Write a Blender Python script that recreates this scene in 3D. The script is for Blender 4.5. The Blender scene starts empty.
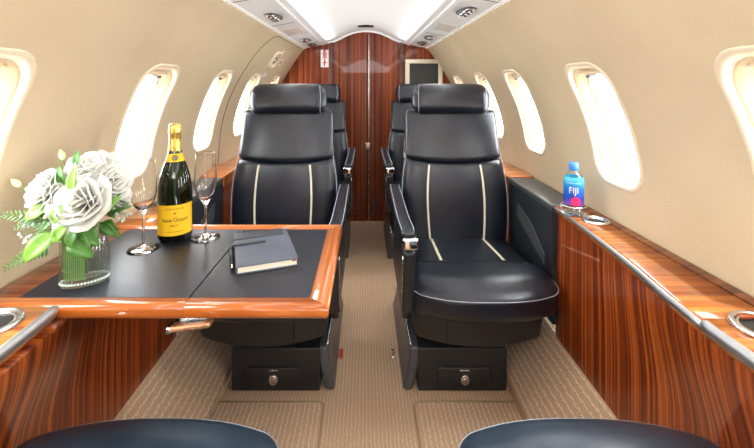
import bpy, bmesh, math, random
from mathutils import Vector, Matrix
from mathutils.geometry import delaunay_2d_cdt
random.seed(7)
PI = math.pi
C = bpy.context.scene.collection
sc = bpy.context.scene

# ------------------------------------------------------------------ camera
F = 390.0            # focal length in pixels of the 754 px wide frame
EYE = 1.15
cam = bpy.data.cameras.new('camera'); cam.sensor_width = 36; cam.lens = F/754*36
cam.shift_x = 11/754; cam.shift_y = -140/754; cam.clip_start = 0.02
co = bpy.data.objects.new('camera', cam); C.objects.link(co)
co.location = (0, 0, EYE); co.rotation_euler = (PI/2, 0, 0)
sc.camera = co

# ------------------------------------------------------------------ world, lights, exposure
w = bpy.data.worlds.new('daylight'); sc.world = w; w.use_nodes = True
bg = w.node_tree.nodes['Background']
bg.inputs[0].default_value = (0.93, 0.97, 1.0, 1); bg.inputs[1].default_value = 15.0
sc.view_settings.view_transform = 'Standard'; sc.view_settings.look = 'None'
sc.view_settings.gamma = 1.0; sc.view_settings.use_curve_mapping = False
sc.view_settings.exposure = 0.46

def area(name, loc, rot, sx, sy, energy, col=(1, 1, 1), portal=False):
    l = bpy.data.lights.new(name, 'AREA'); l.shape = 'RECTANGLE'; l.size = sx; l.size_y = sy
    l.energy = energy; l.color = col
    if portal: l.cycles.is_portal = True
    o = bpy.data.objects.new(name, l); C.objects.link(o); o.location = loc; o.rotation_euler = rot
    return o
# added fill lamp, out of view behind the camera, brightening the seat fronts
area('added_fill_light', (0, -0.75, 1.50), (math.radians(32), 0, 0), 0.9, 0.5, 14, (0.97, 0.98, 1))
# ceiling wash lights tucked in the coves beside the vault, shining onto it
for s in (-1, 1):
    area('cove_light', (s*0.30, 1.0, 1.478), (0, PI-s*0.9, 0), 0.05, 4.2, 3.2, (1, 0.98, 0.96))
    area('wash_light', (s*0.43, 1.0, 1.452), (0, s*0.35, 0), 0.06, 4.2, 4, (1, 0.97, 0.93))

# ------------------------------------------------------------------ materials
class NT:
    def __init__(self, name):
        self.m = bpy.data.materials.new(name); self.m.use_nodes = True
        self.t = self.m.node_tree; self.b = self.t.nodes['Principled BSDF']
    def n(self, typ, **k):
        x = self.t.nodes.new(typ)
        for a, v in k.items(): setattr(x, a, v)
        return x
    def put(self, sock, v):
        if isinstance(v, bpy.types.NodeSocket): self.t.links.new(v, sock)
        else: sock.default_value = v
    def math(self, op, a, b=0.0, c=0.0):
        x = self.n('ShaderNodeMath', operation=op)
        self.put(x.inputs[0], a); self.put(x.inputs[1], b); self.put(x.inputs[2], c)
        return x.outputs[0]
    def xyz(self):
        s = self.n('ShaderNodeSeparateXYZ'); self.t.links.new(self.n('ShaderNodeTexCoord').outputs['Object'], s.inputs[0])
        return s.outputs
    def comb(self, a, b, c):
        x = self.n('ShaderNodeCombineXYZ')
        for i, v in enumerate((a, b, c)): self.put(x.inputs[i], v)
        return x.outputs[0]
    def noise(self, vec, scale, detail=3, rough=0.55):
        x = self.n('ShaderNodeTexNoise'); self.put(x.inputs['Scale'], scale); self.put(x.inputs['Detail'], detail)
        self.put(x.inputs['Roughness'], rough)
        if vec is not None: self.t.links.new(vec, x.inputs['Vector'])
        return x.outputs['Fac']
    def ramp(self, fac, stops):
        x = self.n('ShaderNodeValToRGB'); self.t.links.new(fac, x.inputs[0])
        e = x.color_ramp.elements
        while len(e) < len(stops): e.new(0.5)
        for i, (p, c) in enumerate(stops): e[i].position = p; e[i].color = (*c, 1)
        return x.outputs[0]
    def bump(self, h, strength=0.3, dist=0.002):
        x = self.n('ShaderNodeBump'); self.put(x.inputs['Strength'], strength); self.put(x.inputs['Distance'], dist)
        self.t.links.new(h, x.inputs['Height']); self.t.links.new(x.outputs[0], self.b.inputs['Normal'])
    def set(self, **k):
        for a, v in k.items():
            s = self.b.inputs[a.replace('_', ' ')]
            if isinstance(v, tuple) and len(v) == 3: v = (*v, 1)
            self.put(s, v)
        return self

def simple(name, col, rough=0.5, metal=0.0, **k):
    m = NT(name); m.set(Base_Color=col, Roughness=rough, Metallic=metal)
    tc = m.n('ShaderNodeTexCoord')
    f = m.noise(tc.outputs['Object'], 60, 2)
    m.put(m.b.inputs['Roughness'], m.math('MULTIPLY_ADD', f, 0.12, rough-0.06 if rough > 0.06 else 0.0))
    for a, v in k.items(): m.b.inputs[a.replace('_', ' ')].default_value = v
    return m.m

def leather(name, col, rough=0.36, bump=0.25):
    m = NT(name); tc = m.n('ShaderNodeTexCoord').outputs['Object']
    f = m.noise(tc, 9, 3)
    c = m.ramp(f, [(0.3, tuple(x*0.75 for x in col)), (0.75, tuple(x*1.35 for x in col))])
    m.put(m.b.inputs['Base Color'], c)
    v = m.n('ShaderNodeTexVoronoi'); v.inputs['Scale'].default_value = 420; m.t.links.new(tc, v.inputs['Vector'])
    wr = m.noise(tc, 14, 4)
    h = m.math('ADD', m.math('MULTIPLY', v.outputs['Distance'], 0.25), m.math('MULTIPLY', wr, 2.2))
    m.bump(h, bump, 0.003)
    m.put(m.b.inputs['Roughness'], m.math('MULTIPLY_ADD', f, 0.15, rough-0.07))
    m.b.inputs['Specular IOR Level'].default_value = 0.6
    return m.m

def wood(name, axis, dark, mid, light, coat=1.0, freq=105, band=1.0):
    """glossy lacquered ribbon-grain veneer; 'axis' is the direction across the grain"""
    m = NT(name); p = m.xyz(); i = 'xyz'.index(axis)
    sc3 = [0.35, 0.35, 0.35]; sc3[i] = freq
    a = m.noise(m.comb(*[m.math('MULTIPLY', p[k], sc3[k]) for k in range(3)]), 1.0, 2)
    sc3[i] = freq*7; sc3 = [x if k == i else 5 for k, x in enumerate(sc3)]
    b = m.noise(m.comb(*[m.math('MULTIPLY', p[k], sc3[k]) for k in range(3)]), 1.0, 3)
    c = m.noise(m.comb(*[m.math('MULTIPLY', p[k], 3.0) for k in range(3)]), 1.0, 2)
    f = m.math('ADD', m.math('ADD', m.math('MULTIPLY', a, 0.70), m.math('MULTIPLY', b, 0.25)), m.math('MULTIPLY', c, 0.05))
    m.put(m.b.inputs['Base Color'], m.ramp(f, [(0.38, dark), (0.5, mid), (0.62, light)]))
    m.set(Roughness=0.35, Coat_Weight=coat, Coat_Roughness=0.03)
    m.b.inputs['Coat IOR'].default_value = 1.42; m.b.inputs['Specular IOR Level'].default_value = 0.25
    return m.m

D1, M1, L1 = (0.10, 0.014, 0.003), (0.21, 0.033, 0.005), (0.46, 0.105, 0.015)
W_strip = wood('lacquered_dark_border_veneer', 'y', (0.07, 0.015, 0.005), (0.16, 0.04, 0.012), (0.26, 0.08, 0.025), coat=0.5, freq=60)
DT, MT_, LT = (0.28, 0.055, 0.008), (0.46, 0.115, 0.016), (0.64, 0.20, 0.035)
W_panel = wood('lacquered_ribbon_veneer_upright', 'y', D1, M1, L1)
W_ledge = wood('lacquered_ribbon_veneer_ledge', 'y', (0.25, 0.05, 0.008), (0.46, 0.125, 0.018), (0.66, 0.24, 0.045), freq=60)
W_door = wood('lacquered_ribbon_veneer_bulkhead', 'x', (0.075, 0.012, 0.004), (0.19, 0.034, 0.008), (0.34, 0.075, 0.016), coat=0.3, freq=60)
W_tabx = wood('lacquered_veneer_lengthwise', 'y', DT, MT_, LT, freq=60)
W_taby = wood('lacquered_veneer_crosswise', 'x', DT, MT_, LT, freq=60)
M_leather = leather('black_leather', (0.006, 0.009, 0.017), 0.33)
M_inlay = leather('dark_table_leather', (0.007, 0.009, 0.017), 0.40, 0.06); M_inlay.node_tree.nodes['Principled BSDF'].inputs['Specular IOR Level'].default_value = 0.38
M_leather_lit = leather('blue_black_leather_lit', (0.024, 0.040, 0.062), 0.32, 0.15)  # cabin leather with a raised base, window light on the near seats painted in
M_panelblk = leather('charcoal_side_leather', (0.018, 0.021, 0.028), 0.42, 0.08)
M_book = leather('slate_book_leather', (0.075, 0.09, 0.125), 0.5, 0.2)
M_book2 = leather('dark_strap_leather', (0.02, 0.024, 0.035), 0.45, 0.2)
M_plastic = simple('black_plastic', (0.016, 0.017, 0.02), 0.38)
M_plastic_g = simple('dark_grey_plastic', (0.07, 0.075, 0.085), 0.3)
M_dark = simple('dark_gap', (0.004, 0.004, 0.004), 0.6)
M_chrome = simple('chrome', (0.85, 0.86, 0.88), 0.08, 1.0)
M_satin = simple('satin_steel', (0.62, 0.63, 0.65), 0.26, 1.0)
M_alu = simple('brushed_aluminium', (0.50, 0.51, 0.53), 0.42, 1.0)
M_cream = simple('cream_leather_stripe', (0.72, 0.66, 0.52), 0.5)
M_stitch = simple('pale_stitching', (0.45, 0.48, 0.55), 0.6)
M_white = simple('white_ceiling_panel', (0.93, 0.95, 0.97), 0.4)
M_vault = simple('white_vault_fabric', (0.86, 0.87, 0.88), 0.7)
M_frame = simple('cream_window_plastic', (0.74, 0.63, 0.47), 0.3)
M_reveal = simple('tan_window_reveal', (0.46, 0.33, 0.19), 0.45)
M_shade = simple('pleated_shade', (0.80, 0.66, 0.46), 0.6)
M_lens = simple('milky_lamp_lens', (0.85, 0.83, 0.78), 0.25)
M_placard = simple('white_placard', (0.85, 0.85, 0.84), 0.5)
M_red = simple('red_print', (0.55, 0.01, 0.02), 0.5)
M_copper = simple('copper_lever', (0.62, 0.30, 0.16), 0.28, 0.6)
M_screen = simple('dark_screen_glass', (0.03, 0.035, 0.035), 0.12)
M_pages = simple('cream_paper', (0.80, 0.74, 0.60), 0.8)
M_well = simple('dark_cup_well', (0.03, 0.035, 0.04), 0.25, 0.5)

def wallmat():
    m = NT('beige_wall_fabric'); tc = m.n('ShaderNodeTexCoord').outputs['Object']
    f = m.noise(tc, 3, 3); g = m.noise(tc, 260, 3, 0.7)
    k = m.math('ADD', m.math('MULTIPLY', f, 0.5), m.math('MULTIPLY', g, 0.5))
    m.put(m.b.inputs['Base Color'], m.ramp(k, [(0.3, (0.54, 0.425, 0.27)), (0.7, (0.67, 0.55, 0.37))]))
    m.set(Roughness=0.5); m.bump(g, 0.25, 0.002); return m.m
M_wall = wallmat()

def carpet(name, pitch, axis='x', tint=1.0, amt=0.75):
    m = NT(name); p = m.xyz()
    a, b = (p[0], p[1]) if axis == 'x' else (p[1], p[0])
    tc = m.n('ShaderNodeTexCoord').outputs['Object']
    wob = m.math('MULTIPLY', m.math('PINGPONG', b, 0.022), 0.10)
    n1 = m.noise(tc, 160, 2)
    u = m.math('ADD', m.math('ADD', a, wob), m.math('MULTIPLY', n1, 0.007))
    cell = m.math('DIVIDE', u, pitch)
    fr = m.math('FRACT', cell)
    d = m.math('ABSOLUTE', m.math('SUBTRACT', fr, 0.5))
    line = m.math('SUBTRACT', 1.0, m.math('MULTIPLY', d, 5.5))
    line = m.math('MAXIMUM', line, 0.0)
    ph = m.math('MULTIPLY', m.math('FLOOR', cell), 0.5)
    v = m.math('FRACT', m.math('ADD', m.math('DIVIDE', b, 0.022), ph))
    dash = m.math('LESS_THAN', m.math('ABSOLUTE', m.math('SUBTRACT', v, 0.5)), 0.40)
    k = m.math('MULTIPLY', m.math('MULTIPLY', line, m.math('MULTIPLY_ADD', dash, 0.7, 0.3)), amt)
    base = m.ramp(m.noise(tc, 320, 3, 0.7), [(0.3, tuple(x*tint for x in (0.38, 0.235, 0.14))), (0.7, tuple(x*tint for x in (0.70, 0.48, 0.32)))])
    mix = m.n('ShaderNodeMix', data_type='RGBA'); m.put(mix.inputs[0], k); m.t.links.new(base, mix.inputs[6])
    mix.inputs[7].default_value = (0.86, 0.72, 0.52, 1)
    m.t.links.new(mix.outputs[2], m.b.inputs['Base Color']); m.set(Roughness=0.95)
    m.b.inputs['Specular IOR Level'].default_value = 0.1
    m.bump(m.math('ADD', k, m.math('MULTIPLY', n1, 0.6)), 0.5, 0.004)
    return m.m
M_carpet = carpet('looped_tan_aisle_carpet', 0.013, amt=0.6)
M_mat = carpet('ribbed_tan_carpet', 0.017)
M_side = carpet('ribbed_tan_side_carpet', 0.015, 'x')
M_binding = simple('tan_carpet_binding', (0.36, 0.26, 0.16), 0.9)

def glass(name, col=(1, 1, 1), ior=1.45, rough=0.0):
    m = NT(name); m.set(Base_Color=col, Roughness=rough, Transmission_Weight=1.0, IOR=ior)
    # light passes clear glass without being lost (a thin pane / thin wall)
    return m.m
M_glass = glass('clear_glass')
M_green = glass('dark_green_bottle_glass', (0.06, 0.16, 0.02), 1.5)
def thin_glass(name, tint=(1, 1, 1), k=0.12, f0=0.04):
    m = NT(name); t = m.t; t.nodes.remove(m.b)
    tr = m.n('ShaderNodeBsdfTransparent'); tr.inputs[0].default_value = (*tint, 1)
    gl = m.n('ShaderNodeBsdfGlossy'); gl.inputs['Roughness'].default_value = 0.02
    lw = m.n('ShaderNodeLayerWeight'); lw.inputs[0].default_value = 0.5
    fr = m.math('MULTIPLY_ADD', m.math('POWER', lw.outputs['Facing'], 4.0), k*4, f0)
    mx = m.n('ShaderNodeMixShader'); t.links.new(fr, mx.inputs[0])
    t.links.new(tr.outputs[0], mx.inputs[1]); t.links.new(gl.outputs[0], mx.inputs[2])
    t.links.new(mx.outputs[0], t.nodes['Material Output'].inputs[0]); return m.m
M_pane = thin_glass('window_pane_glass')

# ------------------------------------------------------------------ helpers
def tag(o, label=None, cat=None, group=None, kind=None):
    if label: o['label'] = label
    if cat: o['category'] = cat
    if group: o['group'] = group
    if kind: o['kind'] = kind
    return o
def obj(name, bm, mat, parent=None, smooth=True, hard=False, recalc=True):
    if recalc: bmesh.ops.recalc_face_normals(bm, faces=bm.faces)
    me = bpy.data.meshes.new(name); bm.to_mesh(me); bm.free()
    for m in (mat if isinstance(mat, (list, tuple)) else [mat]): me.materials.append(m)
    for p in me.polygons: p.use_smooth = smooth
    o = bpy.data.objects.new(name, me); C.objects.link(o)
    if parent is not None:
        o.parent = parent
        # meshes are written in scene coordinates; keep them there under a moved Empty
        o.matrix_parent_inverse = Matrix.Translation(parent.location).inverted() if parent.get('_w') else Matrix()
    if hard:
        md = o.modifiers.new('wn', 'WEIGHTED_NORMAL'); md.keep_sharp = True
    return o
def thing(name, label, cat, loc=(0, 0, 0), group=None):
    """Empty at the thing's base; children meshes are written in scene coordinates."""
    o = bpy.data.objects.new(name, None); C.objects.link(o); o.location = loc; o.empty_display_size = 0.05
    o['_w'] = 1
    return tag(o, label, cat, group)
def struct(name, bm, mat, parent=None, **k):
    o = obj(name, bm, mat, parent, **k)
    if parent is None: o['kind'] = 'structure'
    return o
def BM(): return bmesh.new()

def axpts(h, r, n, m):
    a = [-(h-r) - r*math.tan(PI/4*(m-k)/m) for k in range(m)] if r > 0 else []
    mid = [-(h-r) + 2*(h-r)*k/n for k in range(n+1)] if h-r > 1e-6 else [0.0]
    return a + mid + [-x for x in reversed(a)]
def softbox(bm, c, half, r, n=(1, 1, 1), m=3, warp=None):
    A = [axpts(half[i], r, n[i], m) for i in range(3)]
    vd = {}
    def V(p):
        key = tuple(round(x, 6) for x in p)
        if key in vd: return vd[key]
        inn = [max(-(half[i]-r), min(half[i]-r, p[i])) for i in range(3)]
        d = [p[i]-inn[i] for i in range(3)]; L = math.sqrt(sum(x*x for x in d))
        q = [inn[i] + (d[i]*r/L if L > 1e-9 else 0) for i in range(3)] if r > 0 else list(p)
        q = [q[i]+c[i] for i in range(3)]
        if warp: q = warp(*q)
        vd[key] = bm.verts.new(q); return vd[key]
    for ax in range(3):
        u, v = [(1, 2), (2, 0), (0, 1)][ax]
        for s in (-1, 1):
            for i in range(len(A[u])-1):
                for j in range(len(A[v])-1):
                    q = []
                    for (ii, jj) in ((i, j), (i+1, j), (i+1, j+1), (i, j+1)):
                        p = [0, 0, 0]; p[ax] = s*half[ax]; p[u] = A[u][ii]; p[v] = A[v][jj]; q.append(V(p))
                    if s < 0: q.reverse()
                    if len(set(q)) == 4:
                        try: bm.faces.new(q)
                        except ValueError: pass
    return bm
def box(bm, x0, x1, y0, y1, z0, z1, r=0.003, n=(1, 1, 1), m=2, warp=None):
    h = (abs(x1-x0)/2, abs(y1-y0)/2, abs(z1-z0)/2); r = min(r, *(x*0.98 for x in h))
    return softbox(bm, ((x0+x1)/2, (y0+y1)/2, (z0+z1)/2), h, r, n, m, warp)
def loft(bm, rings, closed=True, caps=True):
    R = [[bm.verts.new(p) for p in ring] for ring in rings]
    n = len(R[0])
    for a, b in zip(R, R[1:]):
        for i in range(n if closed else n-1):
            j = (i+1) % n
            bm.faces.new((a[i], a[j], b[j], b[i]))
    if caps and closed:
        bm.faces.new(list(reversed(R[0]))); bm.faces.new(R[-1])
    return R
def tube(bm, pts, rad, seg=8, caps=True):
    pts = [Vector(p) for p in pts]; rings = []
    up = None
    for i, p in enumerate(pts):
        t = (pts[min(i+1, len(pts)-1)] - pts[max(i-1, 0)]).normalized()
        if up is None:
            up = Vector((0, 0, 1)) if abs(t.z) < 0.9 else Vector((1, 0, 0))
        up = (up - t*up.dot(t)).normalized(); sd = t.cross(up)
        r = rad[i] if isinstance(rad, (list, tuple)) else rad
        rings.append([p + (up*math.cos(2*PI*k/seg) + sd*math.sin(2*PI*k/seg))*r for k in range(seg)])
    loft(bm, rings, True, caps); return bm
def lathe(bm, c, prof, seg=32, sx=1.0, sy=1.0, caps=False):
    rings = [[(c[0]+r*sx*math.cos(2*PI*k/seg), c[1]+r*sy*math.sin(2*PI*k/seg), c[2]+z) for k in range(seg)] for r, z in prof]
    loft(bm, rings, True, caps); return bm
def prism(bm, poly, f, a, b, bev=0.0):
    """poly 2D points, f(u,v,t)->xyz, extruded t from a to b"""
    A = [bm.verts.new(f(u, v, a)) for u, v in poly]; B = [bm.verts.new(f(u, v, b)) for u, v in poly]
    n = len(poly); fs = [bm.faces.new(list(reversed(A))), bm.faces.new(B)]
    for i in range(n):
        j = (i+1) % n; fs.append(bm.faces.new((A[i], A[j], B[j], B[i])))
    if bev > 0:
        es = {e for fc in fs for e in fc.edges}
        bmesh.ops.bevel(bm, geom=list(es), offset=bev, segments=2, affect='EDGES', profile=0.6)
    return bm
def torus(bm, c, R, r, seg=32, s2=8, nrm='z', sx=1.0, sy=1.0):
    rings = []
    for i in range(seg):
        a = 2*PI*i/seg
        rings.append([(c[0]+sx*(R+r*math.cos(2*PI*k/s2))*math.cos(a), c[1]+sy*(R+r*math.cos(2*PI*k/s2))*math.sin(a), c[2]+r*math.sin(2*PI*k/s2)) for k in range(s2)])
    rings.append(rings[0]); loft(bm, rings, True, False)
    bmesh.ops.remove_doubles(bm, verts=bm.verts, dist=1e-6); return bm
def interp(tab, x):
    """smooth interpolation through (x, y) pairs"""
    if x <= tab[0][0]: return tab[0][1]
    if x >= tab[-1][0]: return tab[-1][1]
    for i in range(len(tab)-1):
        x0, y0 = tab[i]; x1, y1 = tab[i+1]
        if x0 <= x <= x1:
            h = x1-x0; t = (x-x0)/h
            s = lambda k: 0 if k <= 0 or k >= len(tab)-1 else (tab[k+1][1]-tab[k-1][1])/(tab[k+1][0]-tab[k-1][0])
            m0 = s(i) if i > 0 else (y1-y0)/h; m1 = s(i+1) if i+1 < len(tab)-1 else (y1-y0)/h
            return (2*t**3-3*t*t+1)*y0+(t**3-2*t*t+t)*h*m0+(-2*t**3+3*t*t)*y1+(t**3-t*t)*h*m1
def text_mesh(bm, s, size, f, ext=0.0, sx=1.0):
    # ext thickens the strokes
    """letters laid out flat, then mapped by f(u, v)->xyz"""
    cu = bpy.data.curves.new('t', 'FONT'); cu.body = s; cu.size = size; cu.align_x = 'CENTER'; cu.align_y = 'CENTER'
    cu.resolution_u = 3; cu.offset = ext
    o = bpy.data.objects.new('t', cu); C.objects.link(o)
    dg = bpy.context.evaluated_depsgraph_get(); me = o.evaluated_get(dg).to_mesh()
    t2 = bmesh.new(); t2.from_mesh(me); o.evaluated_get(dg).to_mesh_clear()
    bmesh.ops.triangulate(t2, faces=t2.faces)
    vm = {v: bm.verts.new(f(v.co.x*sx, v.co.y)) for v in t2.verts}
    for fc in t2.faces: bm.faces.new([vm[v] for v in fc.verts])
    t2.free(); bpy.data.objects.remove(o); bpy.data.curves.remove(cu)
def copy_tree(o, parent=None):
    c = o.copy(); C.objects.link(c)
    if parent is not None:
        mi = o.matrix_parent_inverse.copy(); c.parent = parent; c.matrix_parent_inverse = mi
    for ch in [x for x in C.objects if x.parent == o]: copy_tree(ch, c)
    return c

# ------------------------------------------------------------------ cabin shell
Y0, Y1 = -1.5, 3.273
PROF = [(-0.95, 0.755), (-0.75, 0.80), (-0.45, 0.812), (-0.3, 0.803), (-0.2, 0.787), (-0.1, 0.757), (0.0, 0.712), (0.1, 0.652), (0.2, 0.588), (0.30, 0.512)]
def WX(z): return interp(PROF, z)            # half width of the cabin at height z above eye level
WIN_R = [0.665, 1.244, 1.85, 2.37, 2.96, 0.07, -0.52, -1.1]
WIN_L = [0.71, 1.335, 1.91, 2.45, 3.0, 0.10, -0.50, -1.1]
WW, WZ0, WZ1 = 0.106, -0.316, 0.052            # half width, bottom and top of the opening (from eye level)
def rrect(yc, off, n=7):
    hw = WW+off; z0, z1 = WZ0-off, WZ1+off; r = 0.066+off; out = []
    for (cy, cz, a0) in ((yc+hw-r, z1-r, 0), (yc-hw+r, z1-r, PI/2), (yc-hw+r, z0+r, PI), (yc+hw-r, z0+r, 1.5*PI)):
        for k in range(n+1):
            a = a0+PI/2*k/n; out.append((cy+r*math.cos(a), cz+r*math.sin(a)))
    # densify the long straight sides so that they follow the curved wall
    res = []
    for i, p in enumerate(out):
        q = out[(i+1) % len(out)]; res.append(p); L = math.dist(p, q)
        for k in range(1, int(L/0.03)+1):
            t = k/(int(L/0.03)+1); res.append((p[0]+(q[0]-p[0])*t, p[1]+(q[1]-p[1])*t))
    return res
def wall(side, wins):
    bm = BM(); pts = []; edges = []
    def loop(L):
        b = len(pts); pts.extend(Vector(p) for p in L)
        edges.extend((b+i, b+(i+1) % len(L)) for i in range(len(L)))
    zs = [-0.80+1.10*k/26 for k in range(27)]
    outer = [(Y0, z) for z in zs] + [(Y1, z) for z in reversed(zs)]
    loop(outer)
    loops = [rrect(yc, 0.012) for yc in wins]
    for L in loops: loop(L)
    y = Y0+0.05
    while y < Y1-0.02:
        for z in zs[1:-1]:
            if all(not (abs(y-yc) < WW+0.03 and WZ0-0.03 < z < WZ1+0.03) for yc in wins): pts.append(Vector((y, z)))
        y += 0.06
    V, E, Fc, *_ = delaunay_2d_cdt(pts, edges, [], 1, 1e-5)
    vs = [bm.verts.new((side*WX(p.y), p.x, EYE+p.y)) for p in V]
    for f in Fc:
        cx = sum(V[i].x for i in f)/len(f); cz = sum(V[i].y for i in f)/len(f); inside = False
        for L in loops:
            c = False; n = len(L)
            for i in range(n):
                a, b = L[i], L[i-1]
                if (a[1] > cz) != (b[1] > cz) and cx < (b[0]-a[0])*(cz-a[1])/(b[1]-a[1])+a[0]: c = not c
            inside = inside or c
        if not inside: bm.faces.new([vs[i] for i in f])
    # outer skin so that the lining has thickness
    struct('wall_right' if side > 0 else 'wall_left', bm, M_wall)
    for k, yc in enumerate(wins):
        nm = 'window_%d' % (k+1 if side > 0 else k+1+len(wins))
        def ring(off, d): return [(side*(WX(z)+d), y, EYE+z) for y, z in rrect(yc, off)]
        base_ring = rrect(yc, 0)
        def mapped(off, d):
            # same number of points on every ring: scale the base ring about its centre
            zc = (WZ0+WZ1)/2; hh = (WZ1-WZ0)/2
            return [(side*(WX(zc+(z-zc)*(hh+off)/hh)+d), yc+(y-yc)*(WW+off)/WW, EYE+zc+(z-zc)*(hh+off)/hh) for y, z in base_ring]
        bm = BM()
        loft(bm, [mapped(0.016, 0.003), mapped(0.015, -0.002), mapped(0.012, -0.004), mapped(0.007, -0.004), mapped(0.003, -0.002),
                  mapped(0.001, 0.003), mapped(0.0, 0.009), mapped(-0.003, 0.011)], True, False)
        fr = struct(nm, bm, M_frame)
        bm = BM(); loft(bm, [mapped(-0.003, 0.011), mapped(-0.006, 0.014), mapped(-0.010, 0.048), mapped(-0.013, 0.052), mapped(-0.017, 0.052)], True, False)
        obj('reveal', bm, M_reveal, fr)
        bm = BM(); bm.faces.new([bm.verts.new(p) for p in mapped(-0.013, 0.050)])
        bmesh.ops.triangulate(bm, faces=bm.faces)
        obj('pane', bm, M_pane, fr, smooth=False)
        # pleated pull shade parked in the top of the opening, with its small metal latch
        bm = BM(); zt = WZ1; rows = []
        for j in range(6):
            z = zt-0.002-j*0.004
            hw = WW-0.012 - max(0, (0.030-(zt-z)))*0.9
            rows.append([(side*(WX(z)+0.024+0.003*(j % 2)), yc-hw+2*hw*i/6, EYE+z) for i in range(7)])
        loft(bm, rows, False, False); obj('shade', bm, M_shade, fr, smooth=False)
        bm = BM(); z = zt-0.026; X = WX(z)+0.019
        box(bm, side*X-0.006, side*X+0.006, yc-0.022, yc+0.022, EYE+z-0.006, EYE+z+0.005, 0.003)
        obj('latch', bm, M_satin, fr)
        X = WX((WZ0+WZ1)/2)+0.075
        area('sky_portal', (side*X, yc, EYE+(WZ0+WZ1)/2), (0, side*PI/2, 0), WZ1-WZ0+0.05, 2*WW+0.04, 1, portal=True)
wall(1, WIN_R); wall(-1, WIN_L)

# ceiling: vault, service panels and coves, one profile swept along the cabin
def sweep(bm, prof, y0=Y0, y1=Y1, n=2):
    loft(bm, [[(x, y0+(y1-y0)*k/n, EYE+z) for x, z in prof] for k in range(n+1)], False, False)
VA = [(-0.315, 0.352), (-0.30, 0.357), (-0.27, 0.362), (-0.23, 0.378), (-0.18, 0.405), (-0.12, 0.430), (-0.06, 0.444), (0, 0.449)]
VA = VA + [(-x, z) for x, z in reversed(VA[:-1])]
bm = BM(); sweep(bm, VA); struct('ceiling', bm, M_vault)
for s in (-1, 1):
    bm = BM()
    sweep(bm, [(s*0.512, 0.303), (s*0.505, 0.296), (s*0.497, 0.297), (s*0.494, 0.303), (s*0.372, 0.326), (s*0.369, 0.321), (s*0.350, 0.324), (s*0.346, 0.332),
               (s*0.318, 0.336), (s*0.315, 0.341), (s*0.315, 0.354)])
    struct('trim_1' if s < 0 else 'trim_2', bm, M_white, smooth=False)
# cross joints between the service panels
for s in (-1, 1):
    for j, y in enumerate((0.75, 1.45, 2.05, 2.45, 3.0)):
        bm = BM(); tube(bm, [(s*0.494, y, EYE+0.3025), (s*0.372, y, EYE+0.3255)], 0.0014, 5)
        struct('trim_%d' % (3+j+(5 if s > 0 else 0)), bm, M_plastic_g)

# bulkheads
def arch(y, grow=0.0):
    L = [(-WX(z)-grow, z) for z in [-1.15+1.45*k/30 for k in range(31)]]
    return L + [(x, z+grow) for x, z in ([(-0.494, 0.303), (-0.372, 0.326)]+VA+[(0.372, 0.326), (0.494, 0.303)])] + [(-x, z) for x, z in reversed(L)]
bm = BM(); prism(bm, arch(0, 0.002), lambda u, v, t: (u, t, EYE+v), Y1+0.018, Y1+0.06); struct('wall_front', bm, W_door, smooth=False)
bm = BM(); prism(bm, arch(0, 0.01), lambda u, v, t: (u, t, EYE+v), Y0-0.04, Y0); struct('wall_rear', bm, M_wall, smooth=False)

def vz(x):                                   # ceiling height over the door at x
    return interp(VA, x)
# side posts of the bulkhead, inner edges curved
for s in (-1, 1):
    xi = 0.29
    poly = [(s*(xi+0.003), -1.15), (s*(xi+0.003), 0.350), (s*0.33, 0.333), (s*0.372, 0.325), (s*0.494, 0.302)] + [(s*(WX(z)-0.001), z) for z in [0.30-1.45*k/24 for k in range(25)]]
    bm = BM(); prism(bm, poly, lambda u, v, t: (u, t, EYE+v), Y1-0.012, Y1+0.017); struct('wall_panel_left' if s < 0 else 'wall_panel_right', bm, W_door, smooth=False)
    bm = BM(); box(bm, s*xi-0.006, s*xi+0.006, Y1-0.026, Y1-0.012, 0.0, EYE+0.348, 0.005); struct('trim_%d' % (20+s), bm, M_plastic_g)
# two sliding door leaves
for i, (a, b) in enumerate(((-0.284, 0.012), (0.020, 0.284))):
    xs = [a+(b-a)*k/12 for k in range(13)]
    poly = [(x, -1.149) for x in xs] + [(x, vz(x)-0.012) for x in reversed(xs)]
    bm = BM(); prism(bm, poly, lambda u, v, t: (u, t, EYE+v), Y1-0.005, Y1+0.016)
    d = struct('door_%d' % (i+1), bm, W_door, smooth=False)
    e = b-0.004 if i == 0 else a+0.004
    bm = BM(); box(bm, e-0.004, e+0.004, Y1-0.010, Y1-0.004, 0.01, EYE+0.42, 0.002); obj('edge_strip', bm, M_satin if i else M_plastic, d)
    # louvred grille low in the leaf
    gx = -0.085 if i == 0 else 0.085
    bm = BM()
    for k in range(10):
        z = 0.06+k*0.015
        for j in range(4): box(bm, gx-0.032+j*0.017, gx-0.020+j*0.017, Y1-0.0075, Y1-0.004, z, z+0.006, 0.001, m=1)
    obj('vent_grille', bm, M_plastic_g, d)
    bm = BM(); box(bm, e-0.012, e+0.012, Y1-0.016, Y1-0.005, 0.60, 0.66, 0.004); obj('handle', bm, M_satin, d)
# white edging along the vault where it meets the bulkhead
bm = BM(); tube(bm, [(x, Y1-0.012, EYE+z-0.006) for x, z in VA], 0.009, 8); struct('trim_30', bm, M_white)

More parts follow.
